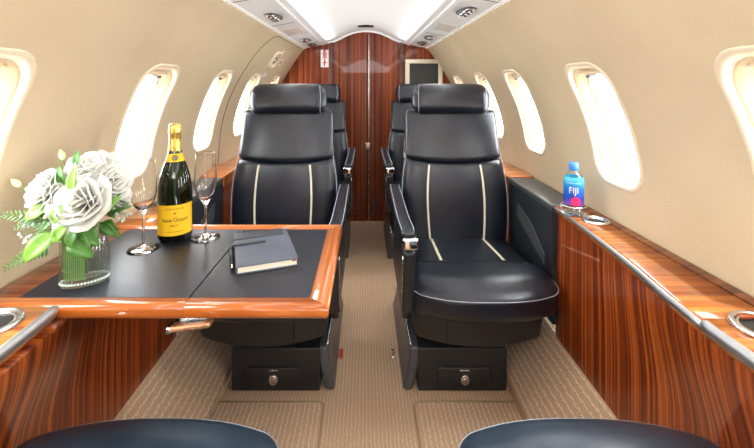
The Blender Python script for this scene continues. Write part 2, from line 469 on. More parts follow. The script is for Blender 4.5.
# exit sign
t = thing('exit_sign', 'small upright white sign with stacked red letters on the wooden bulkhead', 'sign', (-0.345, Y1-0.014, EYE+0.14))
bm = BM(); box(bm, -0.378, -0.312, Y1-0.018, Y1-0.011, EYE+0.140, EYE+0.286, 0.002, m=1); obj('sign_plate', bm, M_placard, t, hard=True)
bm = BM()
for k, ch in enumerate('EXIT'):
    text_mesh(bm, ch, 0.046, lambda u, v: (-0.345+u, Y1-0.0195, EYE+0.265-k*0.034+v), ext=0.0022, sx=1.1)
obj('lettering', bm, M_red, t, smooth=False)
# monitor on the bulkhead
t = thing('wall_monitor', 'dark flat screen in a silvery frame mounted on the wooden bulkhead', 'monitor', (0.475, Y1-0.02, 1.05))
bm = BM()
ox0, ox1, oz0, oz1 = 0.325, 0.635, 1.06, 1.355
for (a, b, c, d) in ((ox0, ox1, oz1-0.036, oz1), (ox0, ox1, oz0, oz0+0.036), (ox0, ox0+0.036, oz0+0.034, oz1-0.034), (ox1-0.036, ox1, oz0+0.034, oz1-0.034)):
    box(bm, a, b, Y1-0.045, Y1-0.012, c, d, 0.005)
obj('frame', bm, simple('champagne_frame', (0.62, 0.56, 0.45), 0.35, 0.5), t, hard=True)
bm = BM(); box(bm, ox0+0.03, ox1-0.03, Y1-0.036, Y1-0.014, oz0+0.03, oz1-0.03, 0.002); obj('screen', bm, M_screen, t, hard=True)

# floor: aisle, side slopes
bm = BM(); prism(bm, [(-0.548, -0.02), (0.548, -0.02), (0.548, 0), (-0.548, 0)], lambda u, v, t: (u, t, v), Y0, Y1+0.02)
struct('floor', bm, M_carpet, smooth=False)
for s in (-1, 1):
    bm = BM(); pr = [(s*0.535, -0.02), (s*0.535, 0.035), (s*0.539, 0.046), (s*0.55, 0.055), (s*0.60, 0.10), (s*0.66, 0.172), (s*0.70, 0.218), (s*0.74, 0.24), (s*0.80, 0.24), (s*0.80, -0.02)]
    loft(bm, [[(x, Y0+(Y1-Y0)*k/2, z) for x, z in pr] for k in range(3)], True, True)
    struct('floor_slope_right' if s > 0 else 'floor_slope_left', bm, M_side)
# bound carpet mats before the seat bases
for s, x0, x1 in ((-1, -0.528, -0.150), (1, 0.172, 0.532)):
    t = thing('carpet_mat', 'ribbed tan carpet mat with bound edge in front of the seat base %s' % ('under the table' if s < 0 else 'opposite the table'), 'carpet', (s*0.35, 0.9, 0), 'bound carpet mats in front of the seats')
    bm = BM(); box(bm, x0, x1, 0.67, 1.405, 0.0005, 0.006, 0.0025); obj('pile', bm, M_mat, t, hard=True)
    bm = BM(); e = x1 if s < 0 else x0
    i = x0; i = x1 if s < 0 else x0; q = x0 if s < 0 else x1
    tube(bm, [(i, 0.67, 0.004), (i, 1.385, 0.004), (i+s*0.006, 1.399, 0.004), (i+s*0.02, 1.405, 0.004), (q, 1.405, 0.004)], 0.0045, 6)
    obj('binding', bm, M_binding, t)
# two small floor marker plates in the aisle
for x, y, nm, mt, lb in ((-0.105, 1.66, 'red', M_red, 'small red floor marker set in the aisle carpet'), (0.115, 1.66, 'grey', M_satin, 'small grey floor marker set in the aisle carpet')):
    bm = BM(); box(bm, x-0.007, x+0.007, y-0.028, y+0.028, 0.0, 0.004, 0.002); o = obj('floor_marker', bm, mt)
    tag(o, lb, 'marker')

# ------------------------------------------------------------------ side ledges
LZ = EYE-0.45                                 # ledge / table height, 0.70
IN_R = [(-0.2, 0.62), (0.45, 0.64), (0.66, 0.640), (0.75, 0.642), (0.86, 0.653), (0.96, 0.668), (1.15, 0.687), (1.34, 0.698), (1.5, 0.70)]
IN_L = [(-0.2, 0.60), (0.45, 0.615), (0.66, 0.620), (0.80, 0.632), (0.96, 0.665), (1.15, 0.687), (1.34, 0.698), (1.5, 0.70)]
def ledge(side, y0, y1, inner, zt=LZ, thick=0.028, n=None):
    bm = BM(); n = n or max(2, int((y1-y0)/0.06)); rings = []
    for k in range(n+1):
        y = y0+(y1-y0)*k/n; xi = interp(inner, y); xo = WX(zt-EYE)-0.002
        pr = [(xi, zt-thick), (xi-0.004, zt-thick*0.7), (xi-0.004, zt-0.007), (xi, zt-0.002), (xi+0.007, zt), (xo, zt), (xo, zt-thick)]
        rings.append([(side*x, y, z) for x, z in pr])
    loft(bm, rings, True, True); return bm
def panel(side, y0, y1, inner, z0=0.12, z1=LZ-0.028, base=0.70):
    bm = BM(); n = max(2, int((y1-y0)/0.03)); rings = []
    for k in range(n+1):
        y = y0+(y1-y0)*k/n; xi = interp(inner, y)+0.006
        pr = []
        for j in range(15):
            tt = (0, 0.004, 0.04, 0.1, 0.18, 0.27, 0.36, 0.45, 0.55, 0.65, 0.75, 0.85, 0.93, 0.99, 1)[j]; z = z1+(z0-z1)*tt
            e = min(1, tt*2.0); e = e*e*(3-2*e); pr.append((xi+(base-xi)*e, z))
        pr += [(0.745, z0), (0.745, z1)]
        rings.append([(side*x, y, z) for x, z in pr])
    loft(bm, rings, True, True); return bm
def rail(side, pts_y, inner, r0, r1, dz=0.0):
    bm = BM(); rings = []
    n = 48
    for k in range(n+1):
        y = pts_y[0]+(pts_y[1]-pts_y[0])*k/n; xi = interp(inner, y)-0.007; r = r0+(r1-r0)*k/n
        e = 0.6 if k in (0, n) else 1
        rings.append([(side*(xi+0.75*r*e*math.cos(2*PI*j/12)), y, LZ-0.006+dz+r*1.15*e*math.sin(2*PI*j/12)) for j in range(12)])
    loft(bm, rings, True, True); return bm
def cup_holder(parent, x, y, R, plate=None):
    bm = BM(); torus(bm, (x, y, LZ+0.003), R, 0.006, 40, 10); 
    torus(bm, (x, y, LZ+0.002), R-0.009, 0.003, 40, 8)
    h = obj('cup_holder', bm, M_satin, parent)
    bm = BM(); lathe(bm, (x, y, LZ), [(R-0.008, 0.0028), (R-0.009, 0.0015), (R-0.010, 0.0020), (R*0.6, 0.0012), (0.001, 0.0010)], 40)
    obj('well', bm, M_well, h)
    return h

# side opposite the table
t = thing('side_ledge', 'glossy striped wood side ledge and panel with steel rail carrying the water bottle', 'side ledge', (0.75, 0.6, 0.24))
bm = ledge(1, 0.33, 0.748, IN_R); obj('ledge_top', bm, W_ledge, t)
bm = ledge(1, 0.750, 1.440, IN_R); obj('ledge_top', bm, W_ledge, t)
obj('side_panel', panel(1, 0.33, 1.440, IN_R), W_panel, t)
obj('rail', rail(1, (0.33, 0.735), IN_R, 0.012, 0.0115, 0.003), M_alu, t)
obj('rail', rail(1, (0.735, 1.435), IN_R, 0.0085, 0.0055), M_alu, t)
bm = BM()   # shallow dark-wood border strip against the wall
rings = [[(x, y, z) for x, z in ((0.782, LZ+0.0005), (0.782, LZ+0.004), (0.806, LZ+0.006), (0.806, LZ+0.0005))] for y in (0.33, 1.440)]
loft(bm, rings); obj('wall_border', bm, W_strip, t, smooth=False)
bm = BM(); box(bm, 0.715, 0.785, 0.742, 0.760, LZ+0.0005, LZ+0.007, 0.003); obj('finger_tab', bm, W_panel, t, hard=True)
cup_holder(t, 0.730, 0.715, 0.045)
cup_holder(t, 0.752, 1.275, 0.036)

t = thing('side_ledge', 'glossy dark wood side ledge and panel joined to the table with the champagne', 'side ledge', (-0.75, 0.5, 0.24))
obj('ledge_top', ledge(-1, 0.33, 0.787, IN_L), W_ledge, t)
obj('ledge_bed', ledge(-1, 0.787, 1.262, IN_L, zt=LZ-0.034, thick=0.02), W_panel, t)
obj('ledge_top', ledge(-1, 1.262, 1.440, IN_L), W_ledge, t)
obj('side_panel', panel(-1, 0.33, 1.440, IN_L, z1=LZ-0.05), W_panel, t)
obj('rail', rail(-1, (0.33, 0.785), IN_L, 0.012, 0.0105, 0.003), M_alu, t)
cup_holder(t, -0.700, 0.725, 0.045)

# leather armrest panels between seats and wall, then more wood ledge to the bulkhead
for s, who in ((1, 'beside the seat facing the water bottle'), (-1, 'behind the champagne glasses')):
    t = thing('leather_wall_console', 'black leather side armrest panel with pocket %s' % who, 'armrest panel', (s*0.74, 1.6, 0.24), 'leather side armrest panels')
    a, b = 1.443, 1.868
    bm = BM(); rings = []
    for k in range(9):
        y = a+(b-a)*k/8
        pr = [(0.690, 0.26), (0.686, LZ-0.035), (0.686, LZ-0.024), (0.688, LZ-0.022), (0.745, LZ-0.022), (0.745, 0.26)]
        rings.append([(s*x, y, z) for x, z in pr])
    loft(bm, rings); obj('side_panel', bm, M_panelblk, t, smooth=False)
    bm = BM(); box(bm, s*0.682, s*0.806, a, b, LZ-0.022, LZ+0.003, 0.008, (2, 4, 1), 3); obj('arm_pad', bm, simple('grey_black_pad', (0.05, 0.055, 0.06), 0.3), t)
    # slanted magazine pocket
    bm = BM(); poly = [(1.765, 0.612), (1.765, 0.555), (1.50, 0.455), (1.50, 0.495), (1.62, 0.575)]
    prism(bm, poly, lambda u, v, tt: (s*tt, u, v), 0.6835, 0.690); obj('pocket', bm, M_plastic_g, t, smooth=False)
    bm = BM(); tube(bm, [(s*0.685, 1.84, 0.40), (s*0.685, 1.50, 0.40), (s*0.685, 1.48, 0.42), (s*0.685, 1.48, 0.60)], 0.0014, 6); obj('seam', bm, M_dark, t)
    t2 = thing('rear_side_ledge', 'wood side ledge running to the bulkhead %s' % ('past the leather armrest by the water bottle' if s > 0 else 'past the leather armrest by the champagne'), 'side ledge', (s*0.74, 2.3, 0.24), 'wood ledges by the rear seats')
    bm = BM(); box(bm, s*0.682, s*0.808, 1.872, 2.20, LZ-0.045, LZ+0.006, 0.004); obj('ledge_top', bm, W_ledge, t2, hard=True)
    bm = BM(); box(bm, s*0.690, s*0.808, 2.203, 3.25, LZ-0.045, LZ, 0.004); obj('ledge_top', bm, W_ledge, t2, hard=True)
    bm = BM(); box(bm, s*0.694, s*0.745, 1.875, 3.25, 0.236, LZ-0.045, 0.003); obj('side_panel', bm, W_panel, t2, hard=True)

# ------------------------------------------------------------------ seats
def make_seat(side, x0, label, face=1, y_base=1.456, arm=True, mat=M_leather, depth=0.0, base_x=0.345, recl=0.19, group='black leather cabin seats', curve=0.075):
    """side +1: the seat whose aisle side is -x. face 1: looks towards -y. coordinates below are for face 1, base front at 1.456"""
    def T(x, y, z):
        X = side*x + x0
        Y = y_base + face*(y-1.456)
        return (X, Y, z)
    t = thing('cabin_seat', label, 'seat', (x0, y_base+face*0.25, 0), group)
    ox = side*0                                     # local x: negative = aisle side
    bx = (base_x-abs(x0))                           # base centre relative to the seat
    # pedestal base
    bm = BM()
    def bw(x, y, z):
        k = max(0, 0.10-(y-1.456))/0.10
        return T(x, y, z)
    box(bm, bx-0.150, bx+0.182, 1.458, 2.02, 0.001, 0.162, 0.006, (2, 3, 2), 3, bw); base = obj('base', bm, M_plastic, t)
    bm = BM()   # flared cover on the aisle end
    def fl(x, y, z):
        k = (0.165-z)/0.165
        return T(x-0.028*k*k, y, z)
    box(bm, bx-0.182, bx-0.143, 1.458, 2.03, 0.001, 0.166, 0.014, (1, 3, 5), 3, fl); obj('end_cover', bm, M_plastic_g, t)
    bm = BM(); tube(bm, [T(bx-0.176, 1.47, 0.168), T(bx-0.178, 1.75, 0.170), T(bx-0.178, 2.02, 0.170)], 0.005, 8); obj('track_strip', bm, M_satin, t)
    # drawer with round latch in the base
    bm = BM(); box(bm, bx-0.078, bx+0.122, 1.450, 1.470, 0.012, 0.094, 0.004, warp=T); dr = obj('drawer', bm, M_plastic, base)
    bm = BM(); rings = []
    for r, yy in ((0.001, 1.441), (0.009, 1.4415), (0.0105, 1.444), (0.0125, 1.4415), (0.0155, 1.4425), (0.017, 1.447), (0.017, 1.452)):
        rings.append([T(bx+0.022+r*math.cos(2*PI*k/24), yy, 0.052+r*1.15*math.sin(2*PI*k/24)) for k in range(24)])
    loft(bm, rings, True, False); obj('latch', bm, M_satin, dr)
    bm = BM(); box(bm, bx+0.004, bx+0.040, 1.447, 1.452, 0.083, 0.088, 0.001, m=1, warp=T); obj('pull_slot', bm, M_satin, dr)
    bm = BM(); box(bm, bx-0.11, bx+0.13, 1.53, 1.98, 0.155, 0.215, 0.01, warp=T); obj('swivel', bm, M_plastic, t)
    # seat pan: curved lower shroud
    bm = BM()
    def pan(x, y, z):
        k = max(0, (1.62-y))/0.24
        yy = y + 0.045*(x/0.24)**2*k
        drop = (0.345-z)/0.145
        return T(x*(1-0.06*drop), yy+0.02*drop*k - depth*k*0, z+0.012*drop*abs(x/0.24)**2)
    box(bm, -0.250, 0.245, 1.375-depth, 1.90, 0.200, 0.385, 0.018, (12, 4, 3), 3, pan); sp = obj('seat_pan', bm, M_plastic, t)
    bm = BM(); tube(bm, [T(-0.13, 1.371-depth+0.02, 0.21), T(-0.13, 1.374-depth+0.008, 0.29), T(-0.13, 1.374-depth+0.005, 0.37)], 0.0015, 5); obj('joint', bm, M_dark, sp)
    # cushion: main pad and the front bolster roll
    CW = 0.258
    def cush(x, y, z):
        top = max(0, (z-0.37)/0.08)
        f = 1-(x/CW)**2
        zz = z + top*(0.010*f - 0.012*max(0, (abs(x)-0.15)/0.1)**2)
        return T(x, y, zz - top*0.020*max(0, (y-1.5)/0.3))
    bm = BM(); box(bm, -0.246, 0.246, 1.475-depth*0.8, 1.865, 0.345, 0.452, 0.028, (12, 8, 2), 4, cush); cu = obj('seat_cushion', bm, mat, t)
    def bol(x, y, z):
        u = x/CW; k = max(0, min(1, (1.52-y)/0.24))
        yy = y + curve*abs(u)**2.6*k                        # front edge curves back towards the sides
        f = 1-u*u
        zz = z + 0.008*f*max(0, (z-0.40)/0.06) - 0.035*max(0, (1.36-y)/0.09)*max(0, (z-0.40)/0.07)**2
        return T(x*(1.0 + 0.015*k), yy-depth, zz)
    bm = BM(); box(bm, -CW, CW, 1.272, 1.512, 0.352, 0.466, 0.042, (14, 6, 2), 5, bol); bo = obj('seat_bolster', bm, mat, t)
    def onbol(x, y, z): return bol(x, y, z)
    pts = []
    e = 0.40; rc = 0.0428*math.cos(e); zc = 0.424+0.0428*math.sin(e); cx = CW-0.042; cy = 1.272+0.042
    pts += [bol(-cx-rc, 1.45-0.136*k/4, zc) for k in range(4)]       # stitched seam round the front of the roll
    pts += [bol(-cx+rc*math.cos(PI+PI/2*k/5), cy+rc*math.sin(PI+PI/2*k/5), zc) for k in range(6)]
    pts += [bol(-cx+2*cx*k/16, cy-rc, zc) for k in range(1, 16)]
    pts += [bol(cx+rc*math.cos(1.5*PI+PI/2*k/5), cy+rc*math.sin(1.5*PI+PI/2*k/5), zc) for k in range(6)]
    pts += [bol(cx+rc, 1.314+0.136*k/4, zc) for k in range(1, 5)]
    bm = BM(); tube(bm, pts, 0.0013, 5); obj('stitching', bm, M_stitch, bo)
    pts = [cush(-0.231+0.462*k/16, 1.494-depth*0.8 if False else 1.505-depth, 0.4535) for k in range(17)]
    bm = BM(); tube(bm, [cush(-0.2+0.4*k/16, 1.522-depth, 0.4535) for k in range(17)], 0.0016, 5); obj('seam', bm, M_dark, cu)
    for sx in (-0.118, 0.118):
        pts = []
        bm = BM(); rings = []
        for k in range(7):
            y = 1.525-depth+(1.785-1.525+depth)*k/6
            rings.append([cush(sx+dx+(0.006*(1-k/6))*(1 if sx > 0 else -1), y, zz) for dx, zz in ((-0.006, 0.4525), (-0.005, 0.4545), (0.005, 0.4545), (0.006, 0.4525))])
        loft(bm, rings, False, False); obj('stripe', bm, M_cream, cu)
    # backrest
    BWT = [(0.36, 0.97), (0.45, 1.03), (0.60, 1.06), (0.72, 1.03), (0.80, 0.975), (0.86, 0.945), (1.02, 0.93)]
    def back(x, y, z):
        wv = interp(BWT, z); X = x*wv
        dep = y-1.79
        lean = recl*(z-0.42) + 0.020*math.sin((z-0.42)/0.6*PI)*-1
        front = max(0, 1-dep/0.12)
        wing = 0.030*(abs(x)/0.235)**3 * (1 if z < 0.82 else 0.4)
        yy = 1.79 + dep + lean - wing*front*0.0 + 0.018*(abs(x)/0.235)**4*front
        return T(X, yy, z)
    def low(x, y, z):
        k = max(0, (z-0.70)/0.10)
        zz = z - 0.020*k*(1-(x/0.235)**2)
        front = max(0, min(1, (1.86-y)/0.06))
        crown = 0.010*math.cos(min(1, abs(x)/0.118)*PI/2)**0.8*front if abs(x) < 0.118 else 0.008*math.sin((min(abs(x), 0.235)-0.118)/0.117*PI)*front
        p = back(x, y-crown, zz); return p
    bm = BM(); box(bm, -0.235, 0.235, 1.79, 1.905, 0.38, 0.80, 0.030, (20, 2, 12), 4, low); bl = obj('backrest', bm, mat, t)
    def upp(x, y, z):
        k = max(0, (0.86-z)/0.06)
        zz = z - 0.020*k*(1-(x/0.235)**2)
        front = max(0, min(1, (1.86-y)/0.06))
        return back(x, y-0.008*front*(1-(x/0.235)**2), zz)
    bm = BM(); box(bm, -0.238, 0.238, 1.785, 1.905, 0.797, 1.022, 0.024, (14, 2, 8), 4, upp); ub = obj('upper_backrest', bm, mat, t)
    for s2 in (-1, 1):     # silver-grey piping down the shoulders
        bm = BM(); tube(bm, [back(s2*0.2345, 1.800, z) for z in [0.42+0.58*k/20 for k in range(21)]], 0.0016, 5); obj('piping', bm, M_stitch, bl)
    for sx in (-1, 1):
        bm = BM(); rings = []
        for k in range(15):
            z = 0.435+(0.782-0.435)*k/14
            xs = sx*(0.120 + 0.004*math.sin(k/14*PI))
            ww = 0.0052
            rings.append([low(xs+dx, 1.79-dd, z) for dx, dd in ((-ww, -0.001), (-ww*0.8, 0.0015), (ww*0.8, 0.0015), (ww, -0.001))])
        loft(bm, rings, False, False); obj('stripe', bm, M_cream, bl)
    bm = BM(); box(bm, -0.20, 0.20, 1.895, 1.935, 0.40, 1.00, 0.02, (4, 1, 4), 3, back); obj('back_shell', bm, M_plastic, t)
    # headrest
    def head(x, y, z):
        u = abs(x)/0.19; kz = (z-1.072)/0.075
        X = x*(1-0.045*max(0, kz)**2-0.02*max(0, -kz))
        yy = y + recl*0.42 + 0.11*(1-0.19/recl if recl > 0.2 else 0) + 0.012*u**3 + 0.012*kz*0
        return T(X, yy + (recl-0.19)*0.45*0, z+0.004*(1-u*u))
    hy = recl*(1.07-0.42)
    def head(x, y, z):
        u = abs(x)/0.19; kz = (z-1.072)/0.075
        X = x*(1-0.05*max(0, kz)**2-0.015*max(0, -kz))
        return T(X, y+hy-0.08+recl*(z-1.072)+0.014*u**3, z+0.003*(1-u*u))
    bm = BM(); box(bm, -0.190, 0.190, 1.82, 1.935, 1.004, 1.149, 0.050, (10, 2, 2), 6, head); hr = obj('headrest', bm, mat, t)
    for s2 in (-1, 1):
        pts = []
        for k in range(13):
            a = -PI/2*0.9+PI*0.9*k/12
            yy = 1.868-0.050*math.cos(a); zz = 1.0765+0.073*math.sin(a)
            pts.append(head(s2*0.166, 1.82+0.0015 if abs(a) < 0.5 else 1.82+0.048*(1-math.cos((abs(a)-0.45)/0.965*PI/2)), zz))
        bm = BM(); tube(bm, pts, 0.0012, 5); obj('stitching', bm, M_stitch, hr)
    if arm:
        # aisle-side armrest: side outline, rounded front, metal band at the bend
        ax0, ax1 = -0.306, -0.256
        def armw(x, y, z): return T(x, y, z)
        bm = BM()
        def ap(x, y, z):
            k = max(0, (1.42-y)/0.12)
            xx = x+0.006*k - 0.0
            return T(xx, y, z-0.004*k*k + 0.006*max(0, (y-1.6)/0.27))
        box(bm, ax0, ax1, 1.302, 1.90, 0.610, 0.662, 0.016, (3, 12, 2), 4, ap); ar = obj('armrest', bm, mat, t)
        bm = BM(); tube(bm, [ap(ax0+0.004, 1.32+0.56*k/12, 0.6600) for k in range(13)], 0.0013, 5); tube(bm, [ap(ax1-0.004, 1.32+0.56*k/12, 0.6600) for k in range(13)], 0.0013, 5); obj('piping', bm, M_stitch, ar)
        bm = BM(); box(bm, ax0+0.005, ax1+0.007, 1.292, 1.345, 0.600, 0.640, 0.009, (2, 2, 1), 3, ap); obj('metal_band', bm, M_chrome, t)
        bm = BM()
        def fp(x, y, z):
            k = (0.62-z)/0.25
            return T(x+0.010, y+0.05*max(0, k)**1.5, z)
        box(bm, ax0+0.002, ax1-0.004, 1.306, 1.40, 0.34, 0.585, 0.014, (2, 2, 6), 3, fp)
        box(bm, ax0+0.012, ax1-0.006, 1.37, 1.86, 0.27, 0.60, 0.012, (1, 4, 3), 3, fp); obj('arm_panel', bm, M_plastic, t)
        bm = BM(); tube(bm, [fp(ax0+0.002, 1.31, 0.57-0.22*k/6) for k in range(7)], 0.002, 6); obj('edge_strip', bm, M_satin, t)
    return t

seatR = make_seat(1, 0.418, 'black leather seat with cream stripes, fully visible beside the water bottle ledge')
seatL = make_seat(-1, -0.385, 'black leather seat with cream stripes, standing behind the wooden table', base_x=0.322)
for s0, lb in ((seatR, 'rear black leather seat by the bulkhead, behind the fully visible seat'), (seatL, 'rear black leather seat by the bulkhead, behind the seat at the table')):
    c = copy_tree(s0); c.location.y += 1.10; c['label'] = lb
# seats facing the other way, their cushion fronts at the bottom of the view
seat_near_l = make_seat(1, -0.430, 'blue-black leather seat cushion beside the dark panel on the table side', face=-1, y_base=0.652, curve=0.045, arm=False, mat=M_leather_lit, base_x=0.425, recl=0.75, depth=0.0)
seat_near_r = make_seat(-1, 0.440, 'blue-black leather seat cushion beside the striped panel on the bottle side', face=-1, y_base=0.652, curve=0.045, arm=False, mat=M_leather_lit, base_x=0.450, recl=0.75, depth=0.0)

# ------------------------------------------------------------------ table
TZ = LZ; TX0, TXF, TX1 = -0.802, -0.372, -0.076; TY0, TY1 = 0.790, 1.258
t = thing('folding_table', 'fold-out wooden cabin table with black leather inlay holding champagne and flowers', 'table', (-0.45, 1.02, 0.67))
FL, FR_, FN, FB = -0.732, -0.118, 0.822, 1.206                  # inlay borders
def bar(name, poly, mat, rnd):
    bm = BM(); prism(bm, poly, lambda u, v, tt: (u, v, tt), TZ-0.030, TZ)
    es = []
    for e in bm.edges:
        a, b = e.verts[0].co, e.verts[1].co
        if abs(a.z-b.z) < 1e-6:
            for (ax, val) in rnd:
                if abs(a[ax]-val) < 1e-5 and abs(b[ax]-val) < 1e-5: es.append(e)
    if es: bmesh.ops.bevel(bm, geom=es, offset=0.012, segments=5, affect='EDGES', profile=0.5)
    return obj(name, bm, mat, t, hard=True)
g = 0.0012
# window-side leaf
bar('rim', [(TX0, TY0), (TXF-g, TY0), (TXF-g, FN), (FL, FN), (FL-0.03, FN), (TX0, FN)], W_tabx, [(1, TY0)])
bar('rim', [(TX0, FB), (TXF-g, FB), (TXF-g, TY1), (TX0, TY1)], W_tabx, [(1, TY1)])
bar('rim', [(TX0, FN), (FL, FN), (FL, FB), (TX0, FB)], W_strip, [])
# aisle-side leaf
bar('rim', [(TXF+g, TY0), (TX1, TY0), (FR_, FN), (TXF+g, FN)], W_tabx, [(1, TY0)])
bar('rim', [(TXF+g, FB), (FR_, FB), (TX1, TY1), (TXF+g, TY1)], W_tabx, [(1, TY1)])
bar('rim', [(FR_, FN), (TX1, TY0), (TX1, TY1), (FR_, FB)], W_taby, [(0, TX1)])
for a, b in ((FL, TXF-g), (TXF+g, FR_)):
    bm = BM(); box(bm, a, b, FN, FB, TZ-0.026, TZ+0.0004, 0.0008, m=1); obj('leather_inlay', bm, M_inlay, t, hard=True)
# hinge bracket and release lever under the front edge
bm = BM(); prism(bm, [(-0.385, TZ-0.031), (-0.325, TZ-0.031), (-0.335, TZ-0.040), (-0.378, TZ-0.048)], lambda u, v, tt: (u, tt, v), 0.80, 0.86, 0.002)
hb = obj('hinge', bm, M_satin, t)
bm = BM()
def lev(x, y, z):
    k = (x+0.40)/0.09
    return (x, y, z+0.012*k)
box(bm, -0.405, -0.318, 0.794, 0.818, TZ-0.060, TZ-0.047, 0.006, (5, 1, 1), 3, lev); lv = obj('release_lever', bm, M_copper, t)
bm = BM(); box(bm, -0.411, -0.398, 0.793, 0.819, TZ-0.0615, TZ-0.0458, 0.006, (1, 1, 1), 3, lev); obj('lever_tip', bm, M_satin, lv)
bm = BM(); box(bm, -0.40, -0.12, 0.90, 1.16, TZ-0.042, TZ-0.030, 0.004); obj('support_frame', bm, M_plastic, t)

# ------------------------------------------------------------------ things on the table
Z = TZ+0.0006
# champagne bottle
bx_, by_ = -0.558, 1.14
t = thing('champagne_bottle', 'dark green champagne bottle with yellow label and gold foil neck', 'bottle', (bx_, by_, Z))
bm = BM(); lathe(bm, (bx_, by_, Z), [(0.001, 0.008), (0.025, 0.004), (0.038, 0.0), (0.0445, 0.003), (0.0465, 0.010), (0.0468, 0.03), (0.0465, 0.125), (0.0455, 0.150), (0.0410, 0.180), (0.0340, 0.205), (0.0265, 0.225), (0.0205, 0.243), (0.0170, 0.262), (0.0152, 0.285), (0.0148, 0.315), (0.001, 0.316)], 48)
bt = obj('glass_body', bm, M_green, t)
bm = BM(); lathe(bm, (bx_, by_, Z), [(0.001, 0.014), (0.036, 0.006), (0.0435, 0.012), (0.0436, 0.125), (0.0425, 0.150), (0.038, 0.180), (0.031, 0.205), (0.0235, 0.225), (0.0175, 0.243), (0.001, 0.244)], 40)
obj('wine', bm, simple('dark_wine', (0.010, 0.022, 0.006), 0.2), bt)
M_gold = simple('gold_foil', (0.80, 0.50, 0.12), 0.28, 0.85)
bm = BM()
prof = [(0.0190, 0.246), (0.0182, 0.252), (0.0176, 0.262), (0.0160, 0.285), (0.0157, 0.300), (0.0172, 0.303), (0.0176, 0.312), (0.0168, 0.319), (0.0168, 0.327), (0.0150, 0.332), (0.008, 0.3345), (0.001, 0.335)]
rings = []
for r, z in prof:
    rings.append([(bx_+(r+0.0005*math.sin(11*a)*(z > 0.25))*math.cos(a), by_+(r+0.0005*math.sin(11*a+z*300))*math.sin(a), Z+z) for a in [2*PI*k/44 for k in range(44)]])
loft(bm, rings, True, False); fo = obj('foil', bm, M_gold, t)
M_yellow = simple('yellow_label', (0.90, 0.52, 0.012), 0.45)
def cyl(cx, cy, R, a0=-PI/2):
    return lambda u, v: (cx+R*math.cos(a0+u/R), cy+R*math.sin(a0+u/R), v)
va = math.atan2(-by_, -bx_)-0.02                                 # the label faces the lens
f = cyl(bx_, by_, 0.0474, va)
bm = BM(); rings = [[f(u, Z+zz) for u in [-0.058+0.116*k/24 for k in range(25)]] for zz in (0.022, 0.05, 0.08, 0.108)]
loft(bm, rings, False, False); la = obj('label', bm, M_yellow, t)
M_ink = simple('dark_print', (0.025, 0.012, 0.005), 0.6)
f2 = cyl(bx_, by_, 0.0477, va)
bm = BM()
text_mesh(bm, 'Veuve Clicquot', 0.0145, lambda u, v: f2(u, Z+0.066+v), ext=0.0002, sx=0.80)
text_mesh(bm, 'BRUT', 0.0075, lambda u, v: f2(u, Z+0.050+v), sx=1.3)
text_mesh(bm, 'CHAMPAGNE', 0.0058, lambda u, v: f2(u, Z+0.097+v), sx=1.4)
text_mesh(bm, 'PONSARDIN', 0.0045, lambda u, v: f2(u, Z+0.033+v), sx=1.8)
# small anchor and star mark
text_mesh(bm, '+', 0.018, lambda u, v: f2(u, Z+0.084+v))
obj('lettering', bm, M_ink, la, smooth=False)
bm = BM()
nr = lambda z: interp([(0.205, 0.0340), (0.225, 0.0265), (0.243, 0.0205), (0.262, 0.0170)], z)+0.0007
rings = []
for z in (0.226, 0.234, 0.242, 0.248):
    rings.append([(bx_+nr(z)*math.cos(2*PI*k/32), by_+nr(z)*math.sin(2*PI*k/32), Z+z) for k in range(32)])
loft(bm, rings, True, False); cl = obj('collar_label', bm, M_yellow, t)
bm = BM()
ctr = Vector((bx_+0.0245*math.cos(va), by_+0.0245*math.sin(va), Z+0.238)); nx = Vector((math.cos(va), math.sin(va), 0.45)).normalized()
sdv = Vector((-math.sin(va), math.cos(va), 0)); upv = nx.cross(sdv)
for (r, h) in ((0.0085, 0.0018),):
    rings = [[ctr+nx*hh+(sdv*math.cos(2*PI*k/20)+upv*math.sin(2*PI*k/20))*rr for k in range(20)] for rr, hh in ((r, -0.004), (r, h), (r*0.7, h+0.0006), (0.0003, h+0.0006))]
    loft(bm, rings, True, False)
obj('seal', bm, simple('bronze_seal', (0.20, 0.16, 0.07), 0.35, 0.5), cl)

# champagne flutes
def flute(x, y, H, rb, R, label):
    t = thing('champagne_flute', label, 'glass', (x, y, Z), 'champagne flutes on the table')
    k = H/0.245
    out = [(rb*0.98, 0.0008), (rb, 0.0020), (rb*0.8, 0.0032), (rb*0.4, 0.0052), (0.006, 0.009), (0.0038, 0.016), (0.0033, 0.05*k), (0.0036, 0.085*k), (0.0055, 0.096*k)]
    bowl = [(0.30, 0.104), (0.62, 0.118), (0.86, 0.135), (0.97, 0.152), (1.0, 0.168), (0.98, 0.19), (0.93, 0.215), (0.91, 0.228), (0.885, 0.240), (0.881, 0.2440), (0.88, 0.245)]
    prof = [(0.0008, 0.0006)] + out + [(R*a, z*k) for a, z in bowl]
    inner = [(R*a-0.0011, z*k+0.0004) for a, z in reversed(bowl[1:])] + [(0.006, 0.1115*k), (0.0005, 0.110*k)]
    bm = BM(); lathe(bm, (x, y, Z), out_all(prof)+inner, 48); obj('glass_body', bm, M_glass, t)
    return t
def out_all(p): return p
flute(-0.606, 1.062, 0.243, 0.0395, 0.0335, 'empty champagne flute between the flowers and the champagne bottle')
flute(-0.470, 1.142, 0.247, 0.0400, 0.0310, 'empty champagne flute between the champagne bottle and the notebook')

